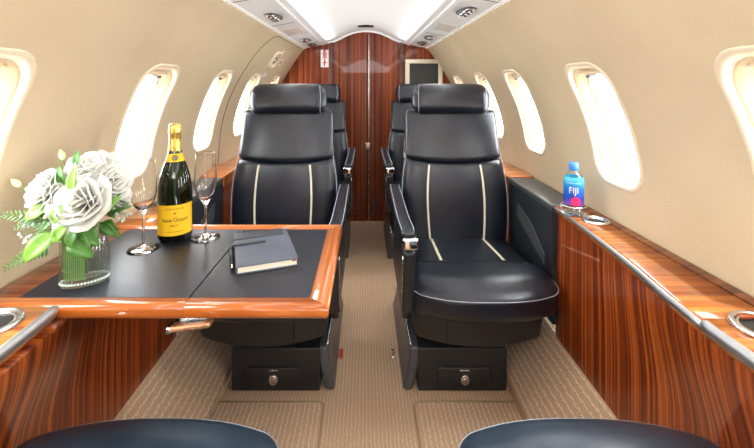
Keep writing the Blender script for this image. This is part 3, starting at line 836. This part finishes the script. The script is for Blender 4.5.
# notebook
t = thing('notebook', 'closed slate leather notebook with strap and cream page edges on the table', 'notebook', (-0.272, 1.045, Z))
ang = math.radians(20)
def bk(x, y, z):
    return (-0.272+x*math.cos(ang)-y*math.sin(ang), 1.040+x*math.sin(ang)+y*math.cos(ang), Z+z)
bm = BM(); box(bm, -0.073, 0.073, -0.106, 0.106, 0.0, 0.0025, 0.0012, m=2, warp=bk); box(bm, -0.073, 0.073, -0.106, 0.106, 0.0165, 0.0195, 0.0014, (6, 6, 1), 2, bk)
box(bm, -0.0745, -0.070, -0.106, 0.106, 0.0, 0.0195, 0.002, m=2, warp=bk); obj('cover', bm, M_book, t)
bm = BM(); box(bm, -0.070, 0.069, -0.103, 0.103, 0.0026, 0.0164, 0.0008, m=1, warp=bk); obj('pages', bm, M_pages, t, hard=True)
bm = BM(); box(bm, -0.0755, 0.060, 0.060, 0.107, 0.0192, 0.0212, 0.001, (6, 2, 1), 2, bk); obj('cover_flap', bm, M_book2, t)
bm = BM(); box(bm, -0.080, 0.006, 0.018, 0.034, 0.0196, 0.0226, 0.0014, (6, 1, 1), 2, bk); box(bm, -0.082, -0.0755, 0.018, 0.034, 0.002, 0.0222, 0.0014, m=2, warp=bk); obj('strap', bm, M_book2, t)
bm = BM(); tube(bm, [bk(-0.082, -0.070, 0.007), bk(-0.082, 0.055, 0.007)], 0.0045, 12); pn = obj('pen', bm, M_plastic, t)
bm = BM(); tube(bm, [bk(-0.082, -0.080, 0.007), bk(-0.082, -0.070, 0.007)], [0.002, 0.0045], 12); obj('pen_tip', bm, M_chrome, pn)
bm = BM(); box(bm, 0.058, 0.068, -0.1045, -0.1025, 0.012, 0.0155, 0.0006, m=1, warp=bk); obj('bookmark', bm, simple('brown_ribbon', (0.35, 0.08, 0.03), 0.6), t)

# ------------------------------------------------------------------ flowers
vx, vy = -0.637, 0.885
VR = math.radians(28)
def vrot(x, y, z): return (vx+x*math.cos(VR)-y*math.sin(VR), vy+x*math.sin(VR)+y*math.cos(VR), Z+z)
t = thing('glass_vase', 'clear ribbed oval glass vase lined with a green leaf', 'vase', (vx, vy, Z))
def vring(a, b, z, rib=0.0, n=216):
    return [vrot(a*(1+rib*math.sin(36*q)*0.022)*math.cos(q), b*(1+rib*math.sin(36*q)*0.022)*math.sin(q), z) for q in [2*PI*k/n for k in range(n)]]
A, B_ = 0.047, 0.029
bm = BM(); loft(bm, [vring(0.001, 0.001, 0.001), vring(A*0.95, B_*0.95, 0.0005), vring(A, B_, 0.003, 1), vring(A, B_, 0.012, 1), vring(A*0.99, B_*0.99, 0.06, 1), vring(A*0.985, B_*0.985, 0.117, 1), vring(A*0.97, B_*0.97, 0.120),
                 vring(A-0.004, B_-0.004, 0.118), vring(A-0.004, B_-0.004, 0.018), vring(A-0.010, B_-0.010, 0.012), vring(0.001, 0.001, 0.011)], True, False)
obj('glass_body', bm, thin_glass('ribbed_vase_glass', (0.90, 0.95, 0.93), 0.2, 0.13), t)
M_leafband = NT('striped_green_leaf'); 
p_ = M_leafband.xyz(); u_ = M_leafband.math('FRACT', M_leafband.math('MULTIPLY', M_leafband.math('ADD', p_[0], p_[1]), 220))
M_leafband.put(M_leafband.b.inputs['Base Color'], M_leafband.ramp(u_, [(0.2, (0.04, 0.20, 0.02)), (0.8, (0.20, 0.50, 0.10))])); M_leafband.set(Roughness=0.35)
bm = BM()
rings = []
for z in (0.016, 0.05, 0.085, 0.100):
    rings.append([vrot((A-0.0055)*math.cos(q), (B_-0.0055)*math.sin(q), z+(0.008*math.sin(3*q) if z > 0.09 else 0)) for q in [PI*0.80+PI*0.72*k/40 for k in range(41)]])
loft(bm, rings, False, False); obj('leaf_lining', bm, M_leafband.m, t)
bm = BM()
for k in range(46):
    q = 2*PI*k/46; c = vrot((A-0.0015)*math.cos(q), (B_-0.0015)*math.sin(q), 0.0085)
    bmesh.ops.create_icosphere(bm, subdivisions=1, radius=0.0033, matrix=Matrix.Translation(c))
obj('beaded_foot', bm, simple('cut_glass_beads', (0.72, 0.78, 0.75), 0.08), t)

def petalmat():
    m = NT('ivory_rose_petal'); tc = m.n('ShaderNodeTexCoord').outputs['Object']
    m.put(m.b.inputs['Base Color'], m.ramp(m.noise(tc, 30, 2), [(0.3, (0.84, 0.83, 0.75)), (0.7, (0.92, 0.92, 0.88))]))
    m.set(Roughness=0.55, Subsurface_Weight=0.35, Subsurface_Scale=0.01); m.b.inputs['Subsurface Radius'].default_value = (1, 0.9, 0.7)
    tr = m.n('ShaderNodeBsdfTranslucent'); tr.inputs[0].default_value = (0.9, 0.9, 0.84, 1)
    mx = m.n('ShaderNodeMixShader'); mx.inputs[0].default_value = 0.35
    m.t.links.new(m.b.outputs[0], mx.inputs[1]); m.t.links.new(tr.outputs[0], mx.inputs[2]); m.t.links.new(mx.outputs[0], m.t.nodes['Material Output'].inputs[0])
    return m.m
M_petal = petalmat()
def leafmat(name, a, b):
    m = NT(name); tc = m.n('ShaderNodeTexCoord').outputs['Object']
    m.put(m.b.inputs['Base Color'], m.ramp(m.noise(tc, 45, 3), [(0.3, a), (0.7, b)])); m.set(Roughness=0.38); return m.m
M_leaf = leafmat('green_leaf', (0.025, 0.10, 0.01), (0.08, 0.24, 0.03))
M_leaf2 = leafmat('pale_green_leaf', (0.10, 0.25, 0.025), (0.22, 0.42, 0.06))
M_fern = leafmat('fern_green', (0.03, 0.11, 0.012), (0.08, 0.22, 0.03))
M_stem = leafmat('green_stem', (0.06, 0.17, 0.02), (0.12, 0.28, 0.05))
M_bud = leafmat('cream_green_bud', (0.50, 0.60, 0.22), (0.75, 0.80, 0.45))
mouth = Vector(vrot(0, 0, 0.10)); footp = Vector(vrot(0, 0, 0.02))

def basis(nrm):
    nrm = nrm.normalized(); a = Vector((0, 0, 1)) if abs(nrm.z) < 0.9 else Vector((1, 0, 0))
    u = (a - nrm*a.dot(nrm)).normalized(); return u, nrm.cross(u), nrm
def petal(bm, c, N, ang, R, open_, rise, wid, seed):
    """one cupped petal: from the base c, at angle ang round axis N"""
    u, v, n = basis(N); d = u*math.cos(ang)+v*math.sin(ang); s = u*-math.sin(ang)+v*math.cos(ang)
    rnd = random.Random(seed); rows = []
    curl = rnd.uniform(0.04, 0.22)
    for i in range(7):
        t_ = i/6; wv = wid*math.sin(min(1, t_*1.1+0.12)*PI/2)*(1-0.10*max(0, t_-0.8)/0.2)
        rad = R*open_*(t_**0.75) + R*curl*max(0, t_-0.65)**1.5*3*open_
        hgt = rise*t_ - R*curl*max(0, t_-0.7)*1.2
        row = []
        for j in range(7):
            q = -1+2*j/6
            wob = 0.075*R*math.sin(q*6+seed)*t_
            row.append(c + d*(rad*(1-0.42*q*q*open_**0.3) + 0.0) + s*(q*wv) + n*(hgt - 0.30*R*q*q*t_*t_ + wob))
        rows.append(row)
    R_ = [[bm.verts.new(p) for p in row] for row in rows]
    for a, b in zip(R_, R_[1:]):
        for j in range(6): bm.faces.new((a[j], a[j+1], b[j+1], b[j]))
def rose(c, N, R, label, seed):
    c = Vector(c); N = Vector(N).normalized()
    t = thing('white_rose', label, 'flower', c - N*R*0.5, 'white roses in the vase')
    bm = BM(); base = c - N*R*0.45; k = seed*13
    for (n, op, rise, wd) in ((3, 0.14, 0.96, 0.36), (4, 0.30, 0.96, 0.52), (5, 0.50, 0.92, 0.64), (6, 0.74, 0.78, 0.74), (7, 0.98, 0.52, 0.82)):
        a0 = random.Random(k).uniform(0, 6)
        for i in range(n):
            k += 1; rr = random.Random(k)
            petal(bm, base, N, a0+2*PI*i/n+rr.uniform(-.2, .2), R, op*rr.uniform(0.92, 1.08), R*rise*rr.uniform(0.92, 1.06), R*wd, k)
    o = obj('petals', bm, M_petal, t, recalc=False)
    m = o.modifiers.new('s', 'SOLIDIFY'); m.thickness = 0.0007
    bm = BM(); p0 = base; pts = [p0+(footp-p0)*0.0, p0.lerp(mouth, 0.5)-N*0.006, mouth.lerp(footp, 0.1), footp+Vector((random.uniform(-.015, .015), 0, 0))]
    tube(bm, pts, 0.0022, 8); obj('stem', bm, M_stem, t)
    return t
sc_ = 0.90/390
def at(px, py, D): return Vector(((px-366)*D/390, D, EYE-(py-84)*D/390))
rose(at(80, 201, 0.845), (0.10, -0.85, 0.45), 0.062, 'largest white rose, front and centre above the glass vase', 1)
rose(at(43, 190, 0.86), (-0.55, -0.75, 0.35), 0.050, 'white rose hanging out towards the cabin wall, beside the pale bud', 2)
rose(at(92, 168, 0.90), (0.15, -0.45, 0.80), 0.056, 'topmost white rose of the bouquet', 3)
rose(at(113, 181, 0.90), (0.7, -0.45, 0.40), 0.044, 'white rose on the side nearest the champagne flute', 4)
rose(at(121, 197, 0.93), (0.9, -0.3, 0.10), 0.030, 'small low white bloom beside the champagne flute', 5)

def blade(bm, base, tip, width, nrm, bend=0.12, n=8, fold=0.25):
    base, tip = Vector(base), Vector(tip); d = tip-base; L = d.length; d.normalize()
    nrm = Vector(nrm); nrm = (nrm-d*nrm.dot(d)).normalized(); s = d.cross(nrm); rows = []
    for i in range(n+1):
        t_ = i/n; w_ = width*0.5*(math.sin(PI*min(1, t_**0.8))**0.85)+0.0003
        mid = base+d*(L*t_)+nrm*(bend*L*math.sin(PI*t_))
        rows.append([mid-s*w_+nrm*w_*fold, mid-s*w_*0.5+nrm*w_*fold*0.35, mid, mid+s*w_*0.5+nrm*w_*fold*0.35, mid+s*w_+nrm*w_*fold])
    R_ = [[bm.verts.new(p) for p in row] for row in rows]
    for a, b in zip(R_, R_[1:]):
        for j in range(4): bm.faces.new((a[j], a[j+1], b[j+1], b[j]))
def leaf(p0, p1, wpx, D0, D1, label, mat=M_leaf, nrm=(0.1, -0.9, 0.4)):
    a, b = at(*p0, D0), at(*p1, D1); bm = BM(); blade(bm, a, b, wpx*D0/390, nrm)
    t = thing('leaf', label, 'leaf', a, 'green leaves of the bouquet')
    o = obj('leaf_blade', bm, mat, t); m = o.modifiers.new('s', 'SOLIDIFY'); m.thickness = 0.0005
    bm = BM(); tube(bm, [a, a.lerp(mouth, 0.55), mouth], 0.0010, 6); obj('stem', bm, M_stem, t)
leaf((56, 232), (23, 263), 19, 0.83, 0.80, 'broad drooping leaf lowest on the wall side of the vase', M_leaf2)
leaf((72, 236), (93, 258), 20, 0.83, 0.82, 'short leaf folded over the vase mouth', M_leaf)
leaf((62, 236), (50, 240), 14, 0.82, 0.80, 'small pale leaf beside the vase mouth', M_leaf2)
leaf((66, 226), (52, 243), 13, 0.82, 0.81, 'pale leaf pointing down under the largest rose', M_leaf2)
leaf((82, 224), (100, 246), 16, 0.84, 0.83, 'dark leaf under the largest rose, on the bottle side', M_leaf)
leaf((50, 205), (25, 220), 13, 0.84, 0.83, 'leaf below the wall-side rose', M_leaf2)
leaf((62, 205), (54, 224), 12, 0.82, 0.82, 'bright rounded leaf between the two front roses', M_leaf2)
leaf((64, 196), (60, 165), 11, 0.86, 0.87, 'upright leaf between the wall-side rose and the topmost rose', M_leaf)
leaf((72, 192), (76, 166), 10, 0.84, 0.85, 'upright leaf in front of the topmost rose', M_leaf2)
leaf((76, 166), (79, 150), 7, 0.88, 0.89, 'pointed leaf rising above the topmost rose', M_leaf)
leaf((92, 160), (104, 157), 6, 0.92, 0.93, 'small dark leaf poking over the topmost rose', M_leaf)
leaf((96, 216), (122, 196), 12, 0.86, 0.88, 'slender leaf reaching up towards the flute', M_leaf2)
leaf((105, 205), (130, 182), 11, 0.90, 0.92, 'long pointed leaf nearest the flute', M_leaf)
leaf((100, 222), (118, 236), 9, 0.88, 0.88, 'small dark leaf dropping beside the vase on the bottle side', M_leaf)
leaf((60, 215), (40, 232), 10, 0.85, 0.83, 'narrow leaf among the tiny white blossoms', M_leaf)
leaf((74, 230), (70, 248), 12, 0.82, 0.81, 'dark leaf hanging in front of the vase rim', M_fern)

# ferns
def fern(p0, p1, D0, D1, label, n=13, wpx=12, sag=0.15):
    a, b = at(*p0, D0), at(*p1, D1); d = b-a
    t = thing('fern_frond', label, 'fern', a, 'fern fronds of the bouquet'); bm = BM(); pts = []
    for i in range(n+1):
        t_ = i/n; p = a.lerp(b, t_)+Vector((0, 0, -sag*d.length*(t_*t_-t_))); pts.append(p)
        if i < 2: continue
        dn = d.normalized(); s = dn.cross(Vector((0, -1, 0.3))).normalized(); l = wpx*D0/390*(1-t_*0.75)
        for q in (-1, 1): blade(bm, p, p+(s*q+dn*0.7)*l, l*0.32, (0, -1, 0.3), 0.05, 4, 0.1)
    obj('fronds', bm, M_fern, t)
    bm = BM(); tube(bm, pts, 0.0007, 5); tube(bm, [a, mouth], 0.0008, 5); obj('stem', bm, M_stem, t)
fern((60, 225), (4, 215), 0.86, 0.82, 'fern frond reaching flat towards the cabin wall')
fern((58, 240), (6, 268), 0.84, 0.80, 'fern frond drooping lowest beside the vase')
fern((60, 216), (16, 228), 0.86, 0.84, 'fern frond among the tiny blossoms on the wall side', wpx=10)
fern((98, 222), (119, 236), 0.90, 0.90, 'fern frond dropping behind the vase on the bottle side', wpx=10)
fern((100, 212), (131, 205), 0.90, 0.93, 'fern frond reaching towards the flute', wpx=10)

# tiny white filler blossoms
def filler(p0, cx, cy, rx, ry, D, n, label, seed):
    rr = random.Random(seed); a = at(*p0, D); t = thing('filler_sprig', label, 'flower', a, 'sprigs of tiny white blossoms')
    bs = BM(); bf = BM(); tube(bs, [mouth, a], 0.0009, 5)
    for i in range(n):
        q = rr.uniform(0, 2*PI); k = math.sqrt(rr.random())
        p = at(cx+rx*k*math.cos(q), cy+ry*k*math.sin(q), D+rr.uniform(-.03, .03)); tube(bs, [a, a.lerp(p, 0.6)+Vector((0, 0, 0.003)), p], 0.0004, 4)
        r0 = rr.uniform(0.003, 0.0052)
        for j in range(5):
            e = Vector((rr.uniform(-1, 1), rr.uniform(-1, 1), rr.uniform(-1, 1))).normalized()*r0*0.5
            bmesh.ops.create_icosphere(bf, subdivisions=1, radius=r0*0.62, matrix=Matrix.Translation(p+e))
    obj('blossoms', bf, M_petal, t); obj('stem', bs, M_stem, t)
filler((58, 228), 32, 228, 19, 17, 0.83, 26, 'tiny white blossoms hanging on the wall side of the bouquet', 3)
filler((50, 215), 46, 212, 10, 9, 0.84, 10, 'tiny white blossoms just under the wall-side rose', 5)
filler((100, 215), 124, 212, 11, 14, 0.93, 18, 'tiny white blossoms beside the champagne flute', 9)
for (px, py, D, lb, r) in ((17, 184, 0.86, 'pale closed bud leaning towards the cabin wall', 0.0085), (62, 156, 0.90, 'pale closed bud standing above the wall-side rose', 0.0080), (100, 194, 0.88, 'pale green bud beside the largest rose', 0.008)):
    c = at(px, py, D); t = thing('flower_bud', lb, 'flower bud', c, 'closed buds of the bouquet')
    bm = BM(); ax = (c-mouth).normalized(); rings = []; u, v, n = basis(ax)
    for k in range(9):
        a = k/8; r1 = r*math.sin(PI*min(0.985, a*0.93+0.04))**0.8*(1-0.25*a)
        rings.append([c+n*(a-0.4)*r*3.4+(u*math.cos(2*PI*j/12)+v*math.sin(2*PI*j/12))*r1*(1+0.08*math.sin(3*2*PI*j/12)) for j in range(12)])
    loft(bm, rings, True, True); obj('bud_petals', bm, M_bud, t)
    bm = BM(); tube(bm, [c-n*r*1.3, c.lerp(mouth, 0.5), mouth], 0.0013, 6); obj('stem', bm, M_stem, t)

# ------------------------------------------------------------------ water bottle on the far ledge
wx_, wy_ = 0.722, 1.355
ZL = LZ+0.0035
t = thing('water_bottle', 'small water bottle with blue cap and blue label with a pink flower', 'bottle', (wx_, wy_, ZL))
def sqr(r, z, q=0.0, n=32):
    return [(wx_+r*(1+q*0.06*math.cos(4*a))*math.cos(a), wy_+r*(1+q*0.06*math.cos(4*a))*math.sin(a), ZL+z) for a in [2*PI*k/n+PI/4 for k in range(n)]]
bm = BM(); loft(bm, [sqr(0.001, 0.003), sqr(0.028, 0.0), sqr(0.031, 0.004, 1), sqr(0.0315, 0.10, 1), sqr(0.031, 0.115, 1), sqr(0.026, 0.132, .5), sqr(0.017, 0.143), sqr(0.013, 0.148), sqr(0.013, 0.155)], True, False)
body = obj('bottle_body', bm, thin_glass('clear_bottle_plastic', (0.9, 0.95, 0.97)), t)
m = NT('blue_label_print'); pz = m.xyz()
fz = m.math('DIVIDE', m.math('SUBTRACT', pz[2], ZL+0.03), 0.09)
m.put(m.b.inputs['Base Color'], m.ramp(fz, [(0.0, (0.30, 0.10, 0.50)), (0.25, (0.02, 0.06, 0.48)), (0.65, (0.01, 0.16, 0.62)), (1.0, (0.04, 0.45, 0.65))])); m.set(Roughness=0.25)
bm = BM(); loft(bm, [sqr(0.0318, 0.032, 1), sqr(0.0320, 0.033, 1), sqr(0.0320, 0.100, 1), sqr(0.0315, 0.117, 1), sqr(0.0285, 0.127, .5)], True, False); lab = obj('label', bm, m.m, t)
wa = math.atan2(-wy_, -wx_)
def wm(u, v, R=0.0342):
    a = wa+u/0.033; k = R
    q = 1+0.06*math.cos(4*(a))*-0.0
    return (wx_+k*math.cos(a), wy_+k*math.sin(a), ZL+v)
bm = BM(); text_mesh(bm, 'FIJI', 0.030, lambda u, v: wm(u, 0.083+v), sx=0.85); text_mesh(bm, 'NATURAL WATER', 0.0055, lambda u, v: wm(u, 0.108+v)); obj('lettering', bm, M_placard, lab, smooth=False)
bm = BM()
for k in range(5):
    a0 = 2*PI*k/5+0.3; pts = [(0, 0)]
    for j in range(9):
        q = -0.55+1.1*j/8; r = 0.0165*math.cos(q*1.1)**0.5; pts.append((r*math.cos(a0+q), r*math.sin(a0+q)))
    vs = [bm.verts.new(wm(0.006+px, 0.047+pz_, 0.0346)) for px, pz_ in pts]
    for j in range(1, len(vs)-1): bm.faces.new((vs[0], vs[j], vs[j+1]))
obj('printed_flower', bm, simple('pink_flower_print', (0.85, 0.02, 0.16), 0.4), lab, smooth=False)
bm = BM(); rings = []
for r, z in ((0.0150, 0.148), (0.0155, 0.149), (0.0155, 0.171), (0.0140, 0.174), (0.001, 0.1745)):
    rings.append([(wx_+(r+(0.0004 if k % 2 else 0)*(r > 0.015))*math.cos(2*PI*k/48), wy_+(r+(0.0004 if k % 2 else 0)*(r > 0.015))*math.sin(2*PI*k/48), ZL+z) for k in range(48)])
loft(bm, rings, True, False); obj('cap', bm, simple('blue_cap', (0.05, 0.22, 0.72), 0.35), t)
# raised wire holder ring around bottle and next cup
t = thing('bottle_holder', 'raised chrome wire ring holder around the base of the water bottle', 'holder', (0.73, 1.33, ZL))
bm = BM(); torus(bm, (wx_, wy_, LZ+0.030), 0.039, 0.0018, 36, 6)
for k in range(3):
    a = 0.5+2*PI*k/3; tube(bm, [(wx_+0.039*math.cos(a), wy_+0.039*math.sin(a), LZ+0.030), (wx_+0.039*math.cos(a), wy_+0.039*math.sin(a), LZ+0.003)], 0.0016, 6)
obj('ring', bm, M_chrome, t)
bm = BM(); lathe(bm, (wx_, wy_, LZ), [(0.041, 0.003), (0.040, 0.0035), (0.001, 0.0035)], 32); obj('saucer', bm, M_satin, t)

# ------------------------------------------------------------------ overhead fittings
def gasper(s, y, lb):
    x = s*0.437; z = EYE+0.3135
    t = thing('air_vent', lb, 'air vent', (x, y, z), 'overhead air vents')
    bm = BM(); lathe(bm, (x, y, z), [(0.046, 0.003), (0.046, -0.003), (0.041, -0.005), (0.038, -0.001), (0.001, 0.0)], 32, 1.0, 2.0); obj('bezel', bm, M_plastic_g, t)
    for dy in (-0.052, 0.0, 0.052):
        bm = BM(); lathe(bm, (x, y+dy, z-0.001), [(0.024, 0.0), (0.023, -0.008), (0.016, -0.013), (0.010, -0.012), (0.008, -0.006), (0.001, -0.006)], 16); obj('nozzle', bm, M_satin, t)
for s, y, lb in ((-1, 1.82, 'cluster of metal air nozzles overhead, foremost on the champagne side'), (-1, 2.78, 'cluster of metal air nozzles overhead, second on the champagne side'), (-1, 3.10, 'cluster of metal air nozzles against the bulkhead, champagne side'),
                 (1, 1.68, 'cluster of metal air nozzles overhead, foremost on the water bottle side'), (1, 2.62, 'cluster of metal air nozzles overhead, second on the water bottle side'), (1, 2.98, 'cluster of metal air nozzles against the bulkhead, water bottle side')):
    gasper(s, y, lb)
bm = BM(); box(bm, -0.062, 0.058, 2.955, 3.005, EYE+0.436, EYE+0.449, 0.003); o = obj('ceiling_vent', bm, M_dark, hard=True); tag(o, 'small dark rectangular vent in the white ceiling vault', 'vent')
for s, y in ((-1, 2.32), (1, 2.15)):
    t = thing('reading_light', 'flat cream overhead light lens between air vents, %s side' % ('champagne' if s < 0 else 'water bottle'), 'light', (s*0.43, y, EYE+0.31), 'overhead light lenses')
    bm = BM()
    f = lambda x, y, z: (x, y, z - (abs(x)-0.43)*0.188)
    box(bm, s*0.385, s*0.48, y-0.11, y+0.11, EYE+0.3105, EYE+0.317, 0.002, warp=f); obj('lens', bm, M_lens, t, hard=True)

# emergency exit outline, handle recess and placards on the table-side wall
pts = []
yc0, zt, r = 2.14, 0.285, 0.20
for k in range(16): pts.append((yc0, -0.45+(zt-r+0.45)*k/15))
for k in range(1, 11):
    a = PI-PI/2*k/10; pts.append((yc0+r+r*math.cos(a), zt-r+r*math.sin(a)))
pts += [(2.6, zt), (2.9, zt), (3.2, zt)]
bm = BM(); tube(bm, [(-(WX(z)-0.0005), y, EYE+z) for y, z in pts], 0.0022, 6); struct('trim_40', bm, simple('exit_seam', (0.10, 0.07, 0.04), 0.8))  # thin dark seam of the exit hatch
t = thing('emergency_exit_release', 'beige recessed exit handle on the curved wall above the windows', 'handle', (-0.64, 2.62, EYE+0.16))
def hw(y, z, d): return (-(WX(z)-d), y, EYE+z)
bm = BM(); rings = []
for (gy, gz, d) in ((0.09, 0.060, -0.002), (0.088, 0.058, 0.012), (0.078, 0.050, 0.014), (0.045, 0.026, 0.012), (0.042, 0.023, -0.001)):
    L = []
    for k in range(28):
        a = 2*PI*k/28; cx_ = math.copysign(abs(math.cos(a))**0.6, math.cos(a)); cz_ = math.copysign(abs(math.sin(a))**0.6, math.sin(a))
        L.append(hw(2.62+gy*cx_, 0.155+gz*cz_, d))
    rings.append(L)
loft(bm, rings, True, False); obj('bezel', bm, M_frame, t)
bm = BM(); bm.faces.new([bm.verts.new(hw(2.62+a, 0.155+b, 0.001)) for a, b in ((-0.046, -0.026), (0.046, -0.026), (0.046, 0.026), (-0.046, 0.026))]); obj('recess', bm, simple('brown_recess', (0.10, 0.07, 0.05), 0.6), t)
bm = BM(); tube(bm, [hw(2.585, 0.155, 0.008), hw(2.655, 0.165, 0.008)], 0.006, 8); obj('pull', bm, M_satin, t)
for (y, z, a, b, mt, lb) in ((2.82, 0.155, 0.035, 0.022, M_placard, 'white and red placard on the wall beside the exit handle'), (2.70, 0.215, 0.022, 0.016, M_placard, 'tiny white placard above the exit handle'), (2.60, 0.060, 0.030, 0.012, M_placard, 'thin white placard below the exit handle')):
    t = thing('wall_placard', lb, 'placard', hw(y, z, 0), 'white placards by the exit handle')
    bm = BM(); q = [hw(y+i*a, z+j*b, 0.0025) for i, j in ((-1, -1), (1, -1), (1, 1), (-1, 1))]; q2 = [hw(y+i*a, z+j*b, -0.003) for i, j in ((-1, -1), (1, -1), (1, 1), (-1, 1))]
    loft(bm, [q2, q]); obj('plate', bm, mt, t, smooth=False)
    if y > 2.8:
        bm = BM(); q = [hw(y+i*a*0.7, z+j*b*0.6, 0.0040) for i, j in ((-1, -1), (0.4, -1), (0.4, 1), (-1, 1))]; q2 = [hw(y+i*a*0.7, z+j*b*0.6, 0.002) for i, j in ((-1, -1), (0.4, -1), (0.4, 1), (-1, 1))]
        loft(bm, [q2, q]); obj('print', bm, M_red, t, smooth=False)

for o in bpy.data.objects:
    if '_w' in o: del o['_w']
